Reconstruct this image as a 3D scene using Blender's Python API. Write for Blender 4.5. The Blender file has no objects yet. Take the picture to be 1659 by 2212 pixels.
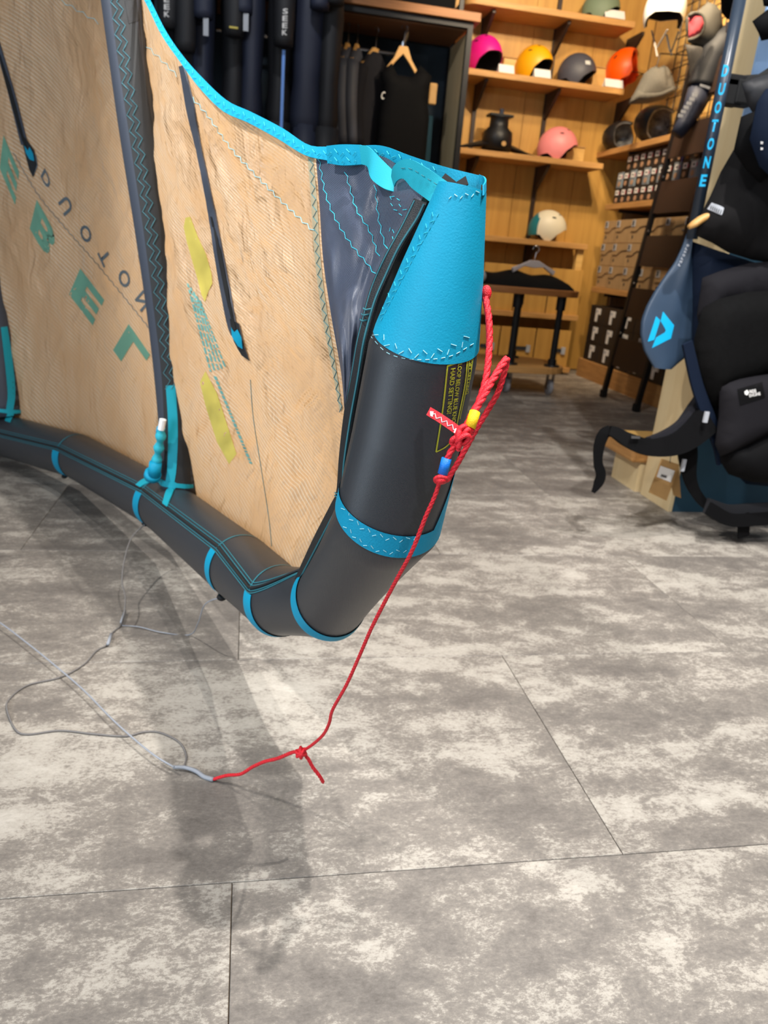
import bpy, bmesh, math, random
import numpy as np
from mathutils import Vector, Matrix
from mathutils.bvhtree import BVHTree

random.seed(7)
rng = np.random.RandomState(5)
scene = bpy.context.scene
COL = scene.collection

# ------------------------------------------------------------------ camera
CAM_H = 0.87
F_PX = 1596.0
PITCH, ROLL, YAW = map(math.radians, (19.2775, -4.9563, 11.3490))
_right = np.array([math.cos(YAW), -math.sin(YAW), 0.0])
_fwd0 = np.array([math.sin(YAW), math.cos(YAW), 0.0])
_up0 = np.array([0, 0, 1.0])
_fwd = _fwd0 * math.cos(PITCH) - _up0 * math.sin(PITCH)
_dn0 = -(_up0 * math.cos(PITCH) + _fwd0 * math.sin(PITCH))
_rt = _right * math.cos(ROLL) + _dn0 * math.sin(ROLL)
_dn = -_right * math.sin(ROLL) + _dn0 * math.cos(ROLL)
EYE = np.array([0, 0, CAM_H])
cam_data = bpy.data.cameras.new('camera')
cam = bpy.data.objects.new('camera', cam_data)
COL.objects.link(cam)
cam.matrix_world = Matrix((( _rt[0], -_dn[0], -_fwd[0], EYE[0]),
                           ( _rt[1], -_dn[1], -_fwd[1], EYE[1]),
                           ( _rt[2], -_dn[2], -_fwd[2], EYE[2]),
                           (0, 0, 0, 1)))
cam_data.sensor_fit = 'VERTICAL'
cam_data.sensor_height = 36.0
cam_data.sensor_width = 27.0
cam_data.lens = 36.0 * F_PX / 2212.0
cam_data.clip_start = 0.02
cam_data.dof.use_dof = True
cam_data.dof.focus_distance = 0.76
cam_data.dof.aperture_fstop = 8.5
scene.camera = cam

# ------------------------------------------------------------------ world, lights, exposure
world = bpy.data.worlds.new('world')
scene.world = world
world.use_nodes = True
bg = world.node_tree.nodes['Background']
bg.inputs[0].default_value = (0.95, 0.97, 1.0, 1)
bg.inputs[1].default_value = 0.075
scene.view_settings.view_transform = 'Standard'
scene.view_settings.look = 'None'
scene.view_settings.gamma = 1.0
scene.view_settings.use_curve_mapping = False
scene.view_settings.exposure = 1.08

def spot(name, loc, aim, power, color, angle=70, radius=0.03, blend=0.5):
    d = bpy.data.lights.new(name, 'SPOT')
    d.energy = power
    d.color = color
    d.spot_size = math.radians(angle)
    d.spot_blend = blend
    d.shadow_soft_size = radius
    o = bpy.data.objects.new(name, d)
    COL.objects.link(o)
    o.location = loc
    o.rotation_euler = (Vector(aim) - Vector(loc)).to_track_quat('-Z', 'Y').to_euler()
    return o

NEUT = (1.0, 0.97, 0.93)
COOL = (0.97, 0.98, 1.0)
WARM = (1.0, 0.80, 0.55)
win = bpy.data.lights.new('shopfront_daylight', 'AREA'); win.shape = 'RECTANGLE'; win.size = 2.2; win.size_y = 1.8
win.energy = 42; win.color = (0.72, 0.86, 1.0)
wino = bpy.data.objects.new('shopfront_daylight', win); COL.objects.link(wino)
wino.location = (-2.6, -1.2, 1.3)
wino.rotation_euler = (Vector((0.2, 1.1, 0.7)) - Vector(wino.location)).to_track_quat('-Z', 'Z').to_euler()
spot('track_spot_above', (0.33, 0.30, 2.9), (0.35, 1.1, 0.3), 52, NEUT, 84, 0.02)
spot('track_spot_behind', (0.50, -0.75, 2.9), (-0.1, 1.5, 0.5), 60, COOL, 85, 0.02)
spot('track_spot_right', (0.66, 0.45, 2.9), (0.35, 0.95, 0.2), 130, NEUT, 84, 0.02)
spot('track_spot_left', (-1.5, 0.7, 2.7), (-0.1, 1.4, 1.05), 150, NEUT, 48, 0.05, 1.0)
spot('track_spot_aisle', (1.25, 1.35, 2.9), (1.15, 2.3, 0.0), 88, NEUT, 90, 0.02)
spot('track_spot_partition', (2.6, 1.0, 2.9), (1.6, 3.2, 1.2), 18, COOL, 80)
spot('end_panel_fill_spot', (0.5, 2.0, 2.9), (1.66, 2.6, 1.55), 30, NEUT, 50, 0.04)  # extra spot, added only to brighten the upper end panel
spot('track_spot_shelves', (2.2, 4.3, 3.1), (2.3, 6.3, 1.7), 75, WARM, 95, 0.05)
spot('track_spot_helmets', (1.6, 4.8, 3.1), (1.9, 6.3, 2.0), 30, WARM, 80, 0.05)
spot('track_spot_grid', (2.0, 4.6, 3.1), (3.1, 5.2, 2.0), 85, WARM, 70, 0.05)
spot('track_spot_rack', (0.1, 4.0, 3.1), (0.3, 5.6, 1.6), 20, COOL, 95, 0.05)

# ------------------------------------------------------------------ pixel -> world aids (only used to measure positions)
def ray(px, py):
    return _rt * ((px - 829.5) / F_PX) + _dn * ((py - 1106.0) / F_PX) + _fwd
def P(px, py, z):
    return EYE + ray(px, py) * z
def onX(px, py, X):
    d = ray(px, py); return EYE + d * (X / d[0])
def onY(px, py, Y):
    d = ray(px, py); return EYE + d * (Y / d[1])
def onZ(px, py, Z):
    d = ray(px, py); return EYE + d * ((Z - CAM_H) / d[2])
def unit(v):
    v = np.asarray(v, float); n = np.linalg.norm(v)
    return v / n if n > 1e-12 else v

# ------------------------------------------------------------------ materials
def lin(r, g, b):
    f = lambda c: ((c / 255.0 + 0.055) / 1.055) ** 2.4 if c > 10 else c / 255.0 / 12.92
    return (f(r), f(g), f(b), 1.0)

MATS = {}
def mat(name, rgb, rough=0.6, metal=0.0, noise=0.0, nscale=30.0, bump=0.0, bscale=200.0, coat=0.0, spec=0.5, stretch=None, sheen=0.0):
    """Principled material with optional noise colour variation and fine bump (object space)."""
    if name in MATS:
        return MATS[name]
    m = bpy.data.materials.new(name)
    m.use_nodes = True
    nt = m.node_tree
    b = nt.nodes['Principled BSDF']
    b.inputs['Base Color'].default_value = lin(*rgb)
    b.inputs['Roughness'].default_value = rough
    b.inputs['Metallic'].default_value = metal
    b.inputs['Specular IOR Level'].default_value = spec
    if coat: b.inputs['Coat Weight'].default_value = coat
    if sheen: b.inputs['Sheen Weight'].default_value = sheen
    if noise or bump:
        tc = nt.nodes.new('ShaderNodeTexCoord')
        mp = nt.nodes.new('ShaderNodeMapping')
        nt.links.new(tc.outputs['Object'], mp.inputs[0])
        if stretch: mp.inputs['Scale'].default_value = stretch
    if noise:
        n = nt.nodes.new('ShaderNodeTexNoise'); n.inputs['Scale'].default_value = nscale
        n.inputs['Detail'].default_value = 5
        nt.links.new(mp.outputs[0], n.inputs['Vector'])
        r = nt.nodes.new('ShaderNodeValToRGB')
        c = lin(*rgb)
        r.color_ramp.elements[0].position = 0.3
        r.color_ramp.elements[1].position = 0.7
        r.color_ramp.elements[0].color = tuple(max(0, v * (1 - noise)) for v in c[:3]) + (1,)
        r.color_ramp.elements[1].color = tuple(min(1, v * (1 + noise)) for v in c[:3]) + (1,)
        nt.links.new(n.outputs[0], r.inputs[0])
        nt.links.new(r.outputs[0], b.inputs['Base Color'])
    if bump:
        n2 = nt.nodes.new('ShaderNodeTexNoise'); n2.inputs['Scale'].default_value = bscale
        n2.inputs['Detail'].default_value = 3
        nt.links.new(mp.outputs[0], n2.inputs['Vector'])
        bp = nt.nodes.new('ShaderNodeBump'); bp.inputs['Strength'].default_value = bump
        bp.inputs['Distance'].default_value = 0.002
        nt.links.new(n2.outputs[0], bp.inputs['Height'])
        nt.links.new(bp.outputs[0], b.inputs['Normal'])
    MATS[name] = m
    return m

def wood(name, rgb, dark=0.72, rough=0.55, axis='x', scale=3.0):
    if name in MATS: return MATS[name]
    m = bpy.data.materials.new(name); m.use_nodes = True
    nt = m.node_tree; b = nt.nodes['Principled BSDF']; b.inputs['Roughness'].default_value = rough
    tc = nt.nodes.new('ShaderNodeTexCoord'); mp = nt.nodes.new('ShaderNodeMapping')
    s = {'x': (1, 14, 14), 'y': (14, 1, 14), 'z': (14, 14, 1)}[axis]
    mp.inputs['Scale'].default_value = s
    nt.links.new(tc.outputs['Object'], mp.inputs[0])
    n = nt.nodes.new('ShaderNodeTexNoise'); n.inputs['Scale'].default_value = scale; n.inputs['Detail'].default_value = 6
    n.inputs['Distortion'].default_value = 0.6
    nt.links.new(mp.outputs[0], n.inputs['Vector'])
    r = nt.nodes.new('ShaderNodeValToRGB'); c = lin(*rgb)
    r.color_ramp.elements[0].position = 0.32; r.color_ramp.elements[1].position = 0.68
    r.color_ramp.elements[0].color = (c[0] * dark, c[1] * dark * 0.95, c[2] * dark * 0.88, 1)
    r.color_ramp.elements[1].color = c
    nt.links.new(n.outputs[0], r.inputs[0]); nt.links.new(r.outputs[0], b.inputs['Base Color'])
    MATS[name] = m
    return m

def weave(name, rgb, rough=0.55, scale=900.0, strength=0.5, var=0.25):
    """fine diagonal weave using UVs in metres"""
    if name in MATS: return MATS[name]
    m = bpy.data.materials.new(name); m.use_nodes = True
    nt = m.node_tree; b = nt.nodes['Principled BSDF']; b.inputs['Roughness'].default_value = rough
    b.inputs['Specular IOR Level'].default_value = 0.6
    uv = nt.nodes.new('ShaderNodeTexCoord')
    w = nt.nodes.new('ShaderNodeTexWave'); w.wave_type = 'BANDS'; w.bands_direction = 'DIAGONAL'
    w.inputs['Scale'].default_value = scale / 6.28; w.inputs['Distortion'].default_value = 1.0; w.inputs['Detail'].default_value = 1.0
    w.inputs['Detail Scale'].default_value = 0.05
    nt.links.new(uv.outputs['UV'], w.inputs['Vector'])
    c = lin(*rgb)
    r = nt.nodes.new('ShaderNodeValToRGB')
    r.color_ramp.elements[0].color = tuple(v * (1 - var) for v in c[:3]) + (1,)
    r.color_ramp.elements[1].color = tuple(min(1, v * (1 + var)) for v in c[:3]) + (1,)
    nt.links.new(w.outputs[0], r.inputs[0]); nt.links.new(r.outputs[0], b.inputs['Base Color'])
    bp = nt.nodes.new('ShaderNodeBump'); bp.inputs['Strength'].default_value = strength; bp.inputs['Distance'].default_value = 0.0006
    nt.links.new(w.outputs[0], bp.inputs['Height']); nt.links.new(bp.outputs[0], b.inputs['Normal'])
    MATS[name] = m
    return m

# ------------------------------------------------------------------ mesh helpers
def root_loc(o):
    v = np.zeros(3)
    while o is not None:
        v = v + np.array(o.location); o = o.parent
    return v

class MB:
    def __init__(self):
        self.v = []; self.f = []; self.uv = None
    def add(self, verts, faces):
        b = len(self.v)
        self.v.extend([tuple(map(float, p)) for p in verts])
        self.f.extend([tuple(i + b for i in f) for f in faces])
        return self
    def box(self, c, s, rz=0.0, R=None):
        c = np.asarray(c, float); h = np.asarray(s, float) / 2
        pts = [np.array([x, y, z]) * h for x in (-1, 1) for y in (-1, 1) for z in (-1, 1)]
        if rz:
            M = np.array([[math.cos(rz), -math.sin(rz), 0], [math.sin(rz), math.cos(rz), 0], [0, 0, 1]])
            pts = [M @ p for p in pts]
        if R is not None: pts = [R @ p for p in pts]
        return self.add([c + p for p in pts], [(0, 1, 3, 2), (4, 6, 7, 5), (0, 4, 5, 1), (2, 3, 7, 6), (0, 2, 6, 4), (1, 5, 7, 3)])
    def tube(self, pts, r, n=8, caps=True, flat=None):
        pts = [np.asarray(p, float) for p in pts]
        k = len(pts)
        rs = [r] * k if np.isscalar(r) else list(r)
        t0 = unit(pts[1] - pts[0])
        ref = np.array([0, 0, 1.0]) if abs(t0[2]) < 0.9 else np.array([1.0, 0, 0])
        e = unit(np.cross(t0, ref))
        V = []
        for i in range(k):
            t = unit(pts[min(i + 1, k - 1)] - pts[max(i - 1, 0)])
            e = unit(e - t * np.dot(e, t)); g = np.cross(t, e)
            for j in range(n):
                a = 2 * math.pi * j / n
                V.append(pts[i] + rs[i] * (math.cos(a) * e + math.sin(a) * g * (flat or 1.0)))
        Fc = [(i * n + j, i * n + (j + 1) % n, (i + 1) * n + (j + 1) % n, (i + 1) * n + j) for i in range(k - 1) for j in range(n)]
        if caps:
            Fc.append(tuple(range(n - 1, -1, -1))); Fc.append(tuple((k - 1) * n + j for j in range(n)))
        return self.add(V, Fc)
    def grid(self, fn, nu, nv, closed_u=False):
        V = [fn(i / (nu if closed_u else nu - 1.0), j / (nv - 1.0)) for i in range(nu) for j in range(nv)]
        Fc = []
        for i in range(nu if closed_u else nu - 1):
            i2 = (i + 1) % nu
            for j in range(nv - 1):
                Fc.append((i * nv + j, i2 * nv + j, i2 * nv + j + 1, i * nv + j + 1))
        return self.add(V, Fc)
    def lathe(self, prof, c, n=24, axis='z', sx=1.0, sy=1.0):
        """prof: list of (r, h)"""
        c = np.asarray(c, float); V = []
        for r, h in prof:
            for j in range(n):
                a = 2 * math.pi * j / n
                if axis == 'z': V.append(c + [r * math.cos(a) * sx, r * math.sin(a) * sy, h])
                elif axis == 'y': V.append(c + [r * math.cos(a) * sx, h, r * math.sin(a) * sy])
                else: V.append(c + [h, r * math.cos(a) * sx, r * math.sin(a) * sy])
        k = len(prof)
        Fc = [(i * n + j, i * n + (j + 1) % n, (i + 1) * n + (j + 1) % n, (i + 1) * n + j) for i in range(k - 1) for j in range(n)]
        if prof[0][0] > 1e-6: Fc.append(tuple(range(n - 1, -1, -1)))
        if prof[-1][0] > 1e-6: Fc.append(tuple((k - 1) * n + j for j in range(n)))
        return self.add(V, Fc)
    def prism(self, poly, ext):
        """poly: list of 3d points (planar), extruded by vector ext"""
        ext = np.asarray(ext, float); k = len(poly)
        V = [np.asarray(p, float) for p in poly] + [np.asarray(p, float) + ext for p in poly]
        Fc = [tuple(range(k - 1, -1, -1)), tuple(range(k, 2 * k))] + [(i, (i + 1) % k, k + (i + 1) % k, k + i) for i in range(k)]
        return self.add(V, Fc)
    def ball(self, c, r, n=12, m=8):
        c = np.asarray(c, float); r = np.ones(3) * r
        return self.lathe_ball(c, r, n, m)
    def lathe_ball(self, c, r, n, m):
        V = []
        for i in range(m + 1):
            th = math.pi * i / m
            for j in range(n):
                a = 2 * math.pi * j / n
                V.append(c + r * np.array([math.sin(th) * math.cos(a), math.sin(th) * math.sin(a), math.cos(th)]))
        Fc = [(i * n + j, (i + 1) * n + j, (i + 1) * n + (j + 1) % n, i * n + (j + 1) % n) for i in range(m) for j in range(n)]
        return self.add(V, Fc)
    def build(self, name, material, parent=None, smooth=False, bevel=0.0, local=False, solid=0.0, subsurf=0, uvs=None, offset=-1.0):
        off = np.zeros(3) if (parent is None or local) else root_loc(parent)
        me = bpy.data.meshes.new(name)
        me.from_pydata([tuple(np.array(p) - off) for p in self.v], [], self.f)
        me.validate(clean_customdata=False)
        bm = bmesh.new(); bm.from_mesh(me)
        bmesh.ops.remove_doubles(bm, verts=bm.verts, dist=1e-6)
        if not solid:
            bmesh.ops.recalc_face_normals(bm, faces=bm.faces)
        bm.to_mesh(me); bm.free()
        o = bpy.data.objects.new(name, me)
        COL.objects.link(o)
        if isinstance(material, str): material = MATS[material]
        me.materials.append(material)
        if parent is not None: o.parent = parent
        if solid:
            md = o.modifiers.new('solid', 'SOLIDIFY'); md.thickness = solid; md.offset = offset
        if solid and smooth:
            md = o.modifiers.new('split', 'EDGE_SPLIT'); md.split_angle = math.radians(42)
        if bevel:
            md = o.modifiers.new('bevel', 'BEVEL'); md.width = bevel; md.segments = 2; md.limit_method = 'ANGLE'
            md.harden_normals = False
        if subsurf:
            md = o.modifiers.new('sub', 'SUBSURF'); md.levels = subsurf; md.render_levels = subsurf
        if smooth:
            me.polygons.foreach_set('use_smooth', [True] * len(me.polygons))
        return o

def tag(o, label=None, cat=None, group=None, kind=None):
    if label: o['label'] = label
    if cat: o['category'] = cat
    if group: o['group'] = group
    if kind: o['kind'] = kind
    return o
def empty(name, loc, rz=0.0, label=None, cat=None, group=None):
    o = bpy.data.objects.new(name, None); COL.objects.link(o)
    o.empty_display_size = 0.05
    o.location = tuple(map(float, loc)); o.rotation_euler = (0, 0, rz)
    return tag(o, label, cat, group)

def spline(pts, n):
    """Catmull-Rom through pts (any dim), n samples uniformly by chord length"""
    p = np.asarray(pts, float)
    if len(p) < 3:
        return np.array([p[0] + (p[-1] - p[0]) * t for t in np.linspace(0, 1, n)])
    q = np.vstack([2 * p[0] - p[1], p, 2 * p[-1] - p[-2]])
    out = []
    for i in range(1, len(q) - 2):
        for t in np.linspace(0, 1, 24, endpoint=False):
            a, b, c, d = q[i - 1], q[i], q[i + 1], q[i + 2]
            out.append(0.5 * ((2 * b) + (-a + c) * t + (2 * a - 5 * b + 4 * c - d) * t * t + (-a + 3 * b - 3 * c + d) * t ** 3))
    out.append(p[-1]); out = np.array(out)
    L = np.r_[0, np.cumsum(np.linalg.norm(np.diff(out, axis=0), axis=1))]
    s = np.linspace(0, L[-1], n)
    return np.stack([np.interp(s, L, out[:, k]) for k in range(out.shape[1])], axis=1)
def pix_pts(lst, n=None):
    """list of (px,py,z) -> world points along a smooth curve"""
    s = spline(lst, n) if n else np.asarray(lst, float)
    return [P(*a) for a in s]

# --- things laid onto a surface (prints, stitches, tapes) --------------------------------
def bvh_of(*objs):
    vs, fs = [], []
    for o in objs:
        off = root_loc(o); b = len(vs)
        vs += [tuple(np.array(v.co) + off) for v in o.data.vertices]
        fs += [tuple(i + b for i in p.vertices) for p in o.data.polygons]
    return BVHTree.FromPolygons(vs, fs)
def cast(bvh, px, py, off=0.001):
    d = unit(ray(px, py))
    loc, nor, idx, dist = bvh.ray_cast(Vector(EYE), Vector(d))
    if loc is None: return None
    nor = np.array(nor)
    if np.dot(nor, d) > 0: nor = -nor
    return np.array(loc) + nor * off
def cast_line(bvh, pix, n, off=0.001):
    s = spline(pix, n); out = []
    for a in s:
        q = cast(bvh, a[0], a[1], off)
        if q is not None: out.append(q)
    return out
def refine(polys, maxlen):
    bm = bmesh.new()
    for poly in polys:
        try: bm.faces.new([bm.verts.new((p[0], p[1], 0)) for p in poly])
        except Exception: pass
    bmesh.ops.remove_doubles(bm, verts=bm.verts, dist=0.01)
    bmesh.ops.triangulate(bm, faces=bm.faces)
    for _ in range(6):
        es = [e for e in bm.edges if e.calc_length() > maxlen]
        if not es: break
        bmesh.ops.subdivide_edges(bm, edges=es, cuts=1)
        bmesh.ops.triangulate(bm, faces=[f for f in bm.faces if len(f.verts) > 3])
    bm.verts.ensure_lookup_table()
    for i, v in enumerate(bm.verts): v.index = i
    V = [(v.co.x, v.co.y) for v in bm.verts]; Fc = [tuple(v.index for v in f.verts) for f in bm.faces]
    bm.free()
    return V, Fc
def decal(name, material, parent, bvh, polys, off=0.0012, maxlen=14.0, solid=0.0, smooth=True):
    V, Fc = refine(polys, maxlen)
    W = [cast(bvh, x, y, off) for x, y in V]
    keep = [all(W[i] is not None for i in f) for f in Fc]
    m = MB(); idx = {}
    vs = []
    for i, w in enumerate(W):
        if w is not None: idx[i] = len(vs); vs.append(w)
    m.add(vs, [tuple(idx[i] for i in f) for f, k in zip(Fc, keep) if k])
    return m.build(name, material, parent, smooth=smooth, solid=solid, offset=0.0)
def band_polys(pix, w, n=24):
    """pixel ribbon around a polyline; w = width or list of widths"""
    s = spline(pix, n); t = np.gradient(s, axis=0)
    nn = np.stack([-t[:, 1], t[:, 0]], axis=1); nn /= np.linalg.norm(nn, axis=1)[:, None] + 1e-9
    ws = np.interp(np.linspace(0, 1, n), np.linspace(0, 1, len(w)), w) if not np.isscalar(w) else np.full(n, w)
    a = s + nn * ws[:, None] / 2; b = s - nn * ws[:, None] / 2
    return [[a[i], a[i + 1], b[i + 1], b[i]] for i in range(n - 1)]
_glyph = {}
def glyph(txt, bold=0.012):
    if (txt, bold) in _glyph: return _glyph[(txt, bold)]
    c = bpy.data.curves.new('glyph', 'FONT'); c.body = txt; c.offset = bold; c.resolution_u = 3
    o = bpy.data.objects.new('glyph', c)
    me = bpy.data.meshes.new_from_object(o)
    V = np.array([v.co[:2] for v in me.vertices]); Fc = [tuple(p.vertices) for p in me.polygons]
    bpy.data.objects.remove(o); bpy.data.curves.remove(c); bpy.data.meshes.remove(me)
    lo, hi = V.min(0), V.max(0)
    V = (V - lo) / np.maximum(hi - lo, 1e-6)
    _glyph[(txt, bold)] = (V, Fc, hi - lo)
    return _glyph[(txt, bold)]
def text_polys(txt, o, U, V, bold=0.012):
    g, Fc, _ = glyph(txt, bold)
    o = np.asarray(o, float); U = np.asarray(U, float); V = np.asarray(V, float)
    q = [o + U * a + V * b for a, b in g]
    return [[q[i] for i in f] for f in Fc]
def text_mesh(name, txt, material, parent, o, U, V, depth=0.001, bold=0.012):
    """flat lettering in world space: o = lower-left corner, U = full width vector, V = full height vector"""
    g, Fc, _ = glyph(txt, bold)
    o = np.asarray(o, float); U = np.asarray(U, float); V = np.asarray(V, float)
    m = MB(); m.add([o + U * a + V * b for a, b in g], Fc)
    return m.build(name, material, parent)
def stitch(name, material, parent, bvh, pix, amp=0.0, step=10.0, r=0.0005, dash=False, off=0.0006, sub=2):
    if sub == 3: sub = 4
    s0 = spline(pix, 200)
    L = np.r_[0, np.cumsum(np.linalg.norm(np.diff(s0, axis=0), axis=1))]
    n = max(3, int(L[-1] / step))
    s = np.stack([np.interp(np.linspace(0, L[-1], n), L, s0[:, k]) for k in range(2)], axis=1)
    t = np.gradient(s, axis=0); nn = np.stack([-t[:, 1], t[:, 0]], axis=1); nn /= np.linalg.norm(nn, axis=1)[:, None] + 1e-9
    z = s + nn * (amp * np.where(np.arange(n) % 2 == 0, 1, -1))[:, None]
    pts = []
    for i in range(n - 1):
        for k in range(sub): pts.append(z[i] + (z[i + 1] - z[i]) * k / sub)
    pts.append(z[-1])
    m = MB(); run = []
    def flush():
        if len(run) > 1: m.tube(run, r, n=4)
    for i, q in enumerate(pts):
        w = cast(bvh, q[0], q[1], off)
        if w is None or (dash and i % 4 == 3):
            flush(); run = []
            continue
        run.append(w)
    flush()
    if not m.v: return None
    return m.build(name, material, parent)
# ------------------------------------------------------------------ structure: floor of stone-look vinyl tiles
def floor_material():
    m = bpy.data.materials.new('vinyl_stone'); m.use_nodes = True
    nt = m.node_tree; N = nt.nodes; Lk = nt.links; b = N['Principled BSDF']
    tc = N.new('ShaderNodeTexCoord'); oi = N.new('ShaderNodeObjectInfo')
    mul = N.new('ShaderNodeMath'); mul.operation = 'MULTIPLY'; mul.inputs[1].default_value = 37.0
    Lk.new(oi.outputs['Random'], mul.inputs[0])
    add = N.new('ShaderNodeVectorMath'); add.operation = 'ADD'
    Lk.new(tc.outputs['Object'], add.inputs[0]); Lk.new(mul.outputs[0], add.inputs[1])
    def noise(scale, sx, sy, detail, rough=0.6, dist=0.0):
        mp = N.new('ShaderNodeMapping'); mp.inputs['Scale'].default_value = (sx, sy, 1)
        Lk.new(add.outputs[0], mp.inputs[0])
        n = N.new('ShaderNodeTexNoise'); n.inputs['Scale'].default_value = scale
        n.inputs['Detail'].default_value = detail; n.inputs['Roughness'].default_value = rough
        n.inputs['Distortion'].default_value = dist
        Lk.new(mp.outputs[0], n.inputs['Vector']); return n
    big = noise(3.6, 0.6, 1.9, 4.0, 0.6, 0.3)
    mid = noise(14.0, 0.9, 1.25, 10.0, 0.80, 0.3)
    fine = noise(150.0, 0.75, 1.3, 6.0, 0.8)
    def mix(a, bnode, f):
        mx = N.new('ShaderNodeMath'); mx.operation = 'MULTIPLY_ADD'
        Lk.new(bnode, mx.inputs[0]); mx.inputs[1].default_value = f; Lk.new(a, mx.inputs[2]); return mx.outputs[0]
    h = N.new('ShaderNodeMath'); h.operation = 'MULTIPLY'; h.inputs[1].default_value = 0.60
    Lk.new(big.outputs[0], h.inputs[0])
    v = mix(h.outputs[0], mid.outputs[0], 0.74); v = mix(v, fine.outputs[0], 0.52); v = mix(v, oi.outputs['Random'], 0.06)
    r = N.new('ShaderNodeValToRGB'); e = r.color_ramp.elements
    r.color_ramp.interpolation = 'LINEAR'
    e[0].position = 0.70 / 1.4; e[0].color = lin(94, 88, 83)
    e[1].position = 1.22 / 1.4; e[1].color = lin(190, 184, 174)
    x = r.color_ramp.elements.new(0.87 / 1.4); x.color = lin(116, 110, 104)
    x = r.color_ramp.elements.new(0.98 / 1.4); x.color = lin(134, 127, 119)
    x = r.color_ramp.elements.new(1.04 / 1.4); x.color = lin(168, 161, 151)
    mr = N.new('ShaderNodeMapRange'); mr.inputs[1].default_value = 0.0; mr.inputs[2].default_value = 1.4
    # the ramp works on 0..1: rescale the positions
    Lk.new(v, mr.inputs[0]); Lk.new(mr.outputs[0], r.inputs[0]); Lk.new(r.outputs[0], b.inputs['Base Color'])
    b.inputs['Roughness'].default_value = 0.52
    b.inputs['Specular IOR Level'].default_value = 0.35
    bp = N.new('ShaderNodeBump'); bp.inputs['Strength'].default_value = 0.25; bp.inputs['Distance'].default_value = 0.001
    Lk.new(v, bp.inputs['Height']); Lk.new(bp.outputs[0], b.inputs['Normal'])
    return m
MATS['vinyl_stone'] = floor_material()
mat('joint', (104, 88, 70), 0.9)
TW, TL = 0.61, 1.22
JY, JX = 0.83996, -0.00644
fl = MB(); fl.box((0.8, 3.0, -0.016), (9.4, 8.4, 0.02))
floor_o = fl.build('floor', 'joint'); tag(floor_o, kind='structure')
tile_me = None
for k in range(-3, 10):
    x0 = JX + (0.0 if k % 2 else TW)
    y0 = JY + TW * k
    for i in range(-4, 4):
        cx = x0 + TL * i + TL / 2; cy = y0 + TW / 2
        if cx < -3.9 or cx > 5.4: continue
        if tile_me is None:
            hx, hy = TL / 2 - 0.0007, TW / 2 - 0.0007; ix, iy = hx - 0.0008, hy - 0.0008
            mb = MB()
            mb.add([(-hx, -hy, -0.006), (hx, -hy, -0.006), (hx, hy, -0.006), (-hx, hy, -0.006),
                    (-hx, -hy, -0.0008), (hx, -hy, -0.0008), (hx, hy, -0.0008), (-hx, hy, -0.0008),
                    (-ix, -iy, 0), (ix, -iy, 0), (ix, iy, 0), (-ix, iy, 0)],
                   [(0, 1, 5, 4), (1, 2, 6, 5), (2, 3, 7, 6), (3, 0, 4, 7), (4, 5, 9, 8), (5, 6, 10, 9), (6, 7, 11, 10), (7, 4, 8, 11), (8, 9, 10, 11), (3, 2, 1, 0)])
            o = mb.build('floor_tile', 'vinyl_stone', floor_o, local=True); tile_me = o.data
        else:
            o = bpy.data.objects.new('floor_tile', tile_me); COL.objects.link(o); o.parent = floor_o
        o.location = (cx, cy, 0.0)

# walls: plywood-clad back wall of the alcove, dark back wall behind the rack, right side wall
wood('ply_wall', (208, 160, 82), 0.80, 0.5, 'z', 1.2)
wood('ply_light', (226, 184, 110), 0.85, 0.5, 'x', 2.0)
wood('ply_edge', (205, 155, 92), 0.75, 0.55, 'x', 6.0)
wood('ply_edge_y', (196, 146, 88), 0.75, 0.55, 'y', 6.0)
wood('board_brown', (168, 112, 62), 0.75, 0.5, 'x', 4.0)
wood('pale_ply', (222, 202, 160), 0.92, 0.55, 'z', 1.5)
mat('wall_dark', (38, 52, 64), 0.8, noise=0.15, nscale=6)
mat('wall_brown', (58, 42, 32), 0.8, noise=0.15, nscale=6)
mat('wall_ply_bg', (120, 80, 40), 0.8)
mat('black_steel', (22, 23, 27), 0.45, 0.3, spec=0.5)
mat('brown_steel', (52, 36, 28), 0.5)
BY, SX = 6.42, 3.15
w = MB(); w.box((2.45, BY + 0.05, 1.6), (1.90, 0.06, 3.2)); wall_back = w.build('wall_back', 'wall_ply_bg'); tag(wall_back, kind='structure')
for i, x0 in enumerate((1.50, 2.15, 2.66)):
    x1 = (1.50, 2.15, 2.66, SX)[i + 1]
    m = MB(); m.box(((x0 + x1) / 2, BY + 0.008, 1.6), (x1 - x0 - 0.004, 0.014, 3.18)); m.build('wall_panel', 'ply_wall', wall_back)
w = MB(); w.box((-1.0, BY + 0.05, 1.6), (5.0, 0.06, 3.2)); tag(w.build('wall_left', 'wall_dark'), kind='structure')
w = MB(); w.box((SX + 0.05, 3.9, 1.6), (0.06, 5.0, 3.2)); wall_right = w.build('wall_right', 'wall_brown'); tag(wall_right, kind='structure')
for i in range(4):
    m = MB(); m.box((SX + 0.008, BY - 0.3 - 0.58 * i, 2.52), (0.014, 0.575, 1.42)); m.build('wall_panel', 'ply_light', wall_right)
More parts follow.
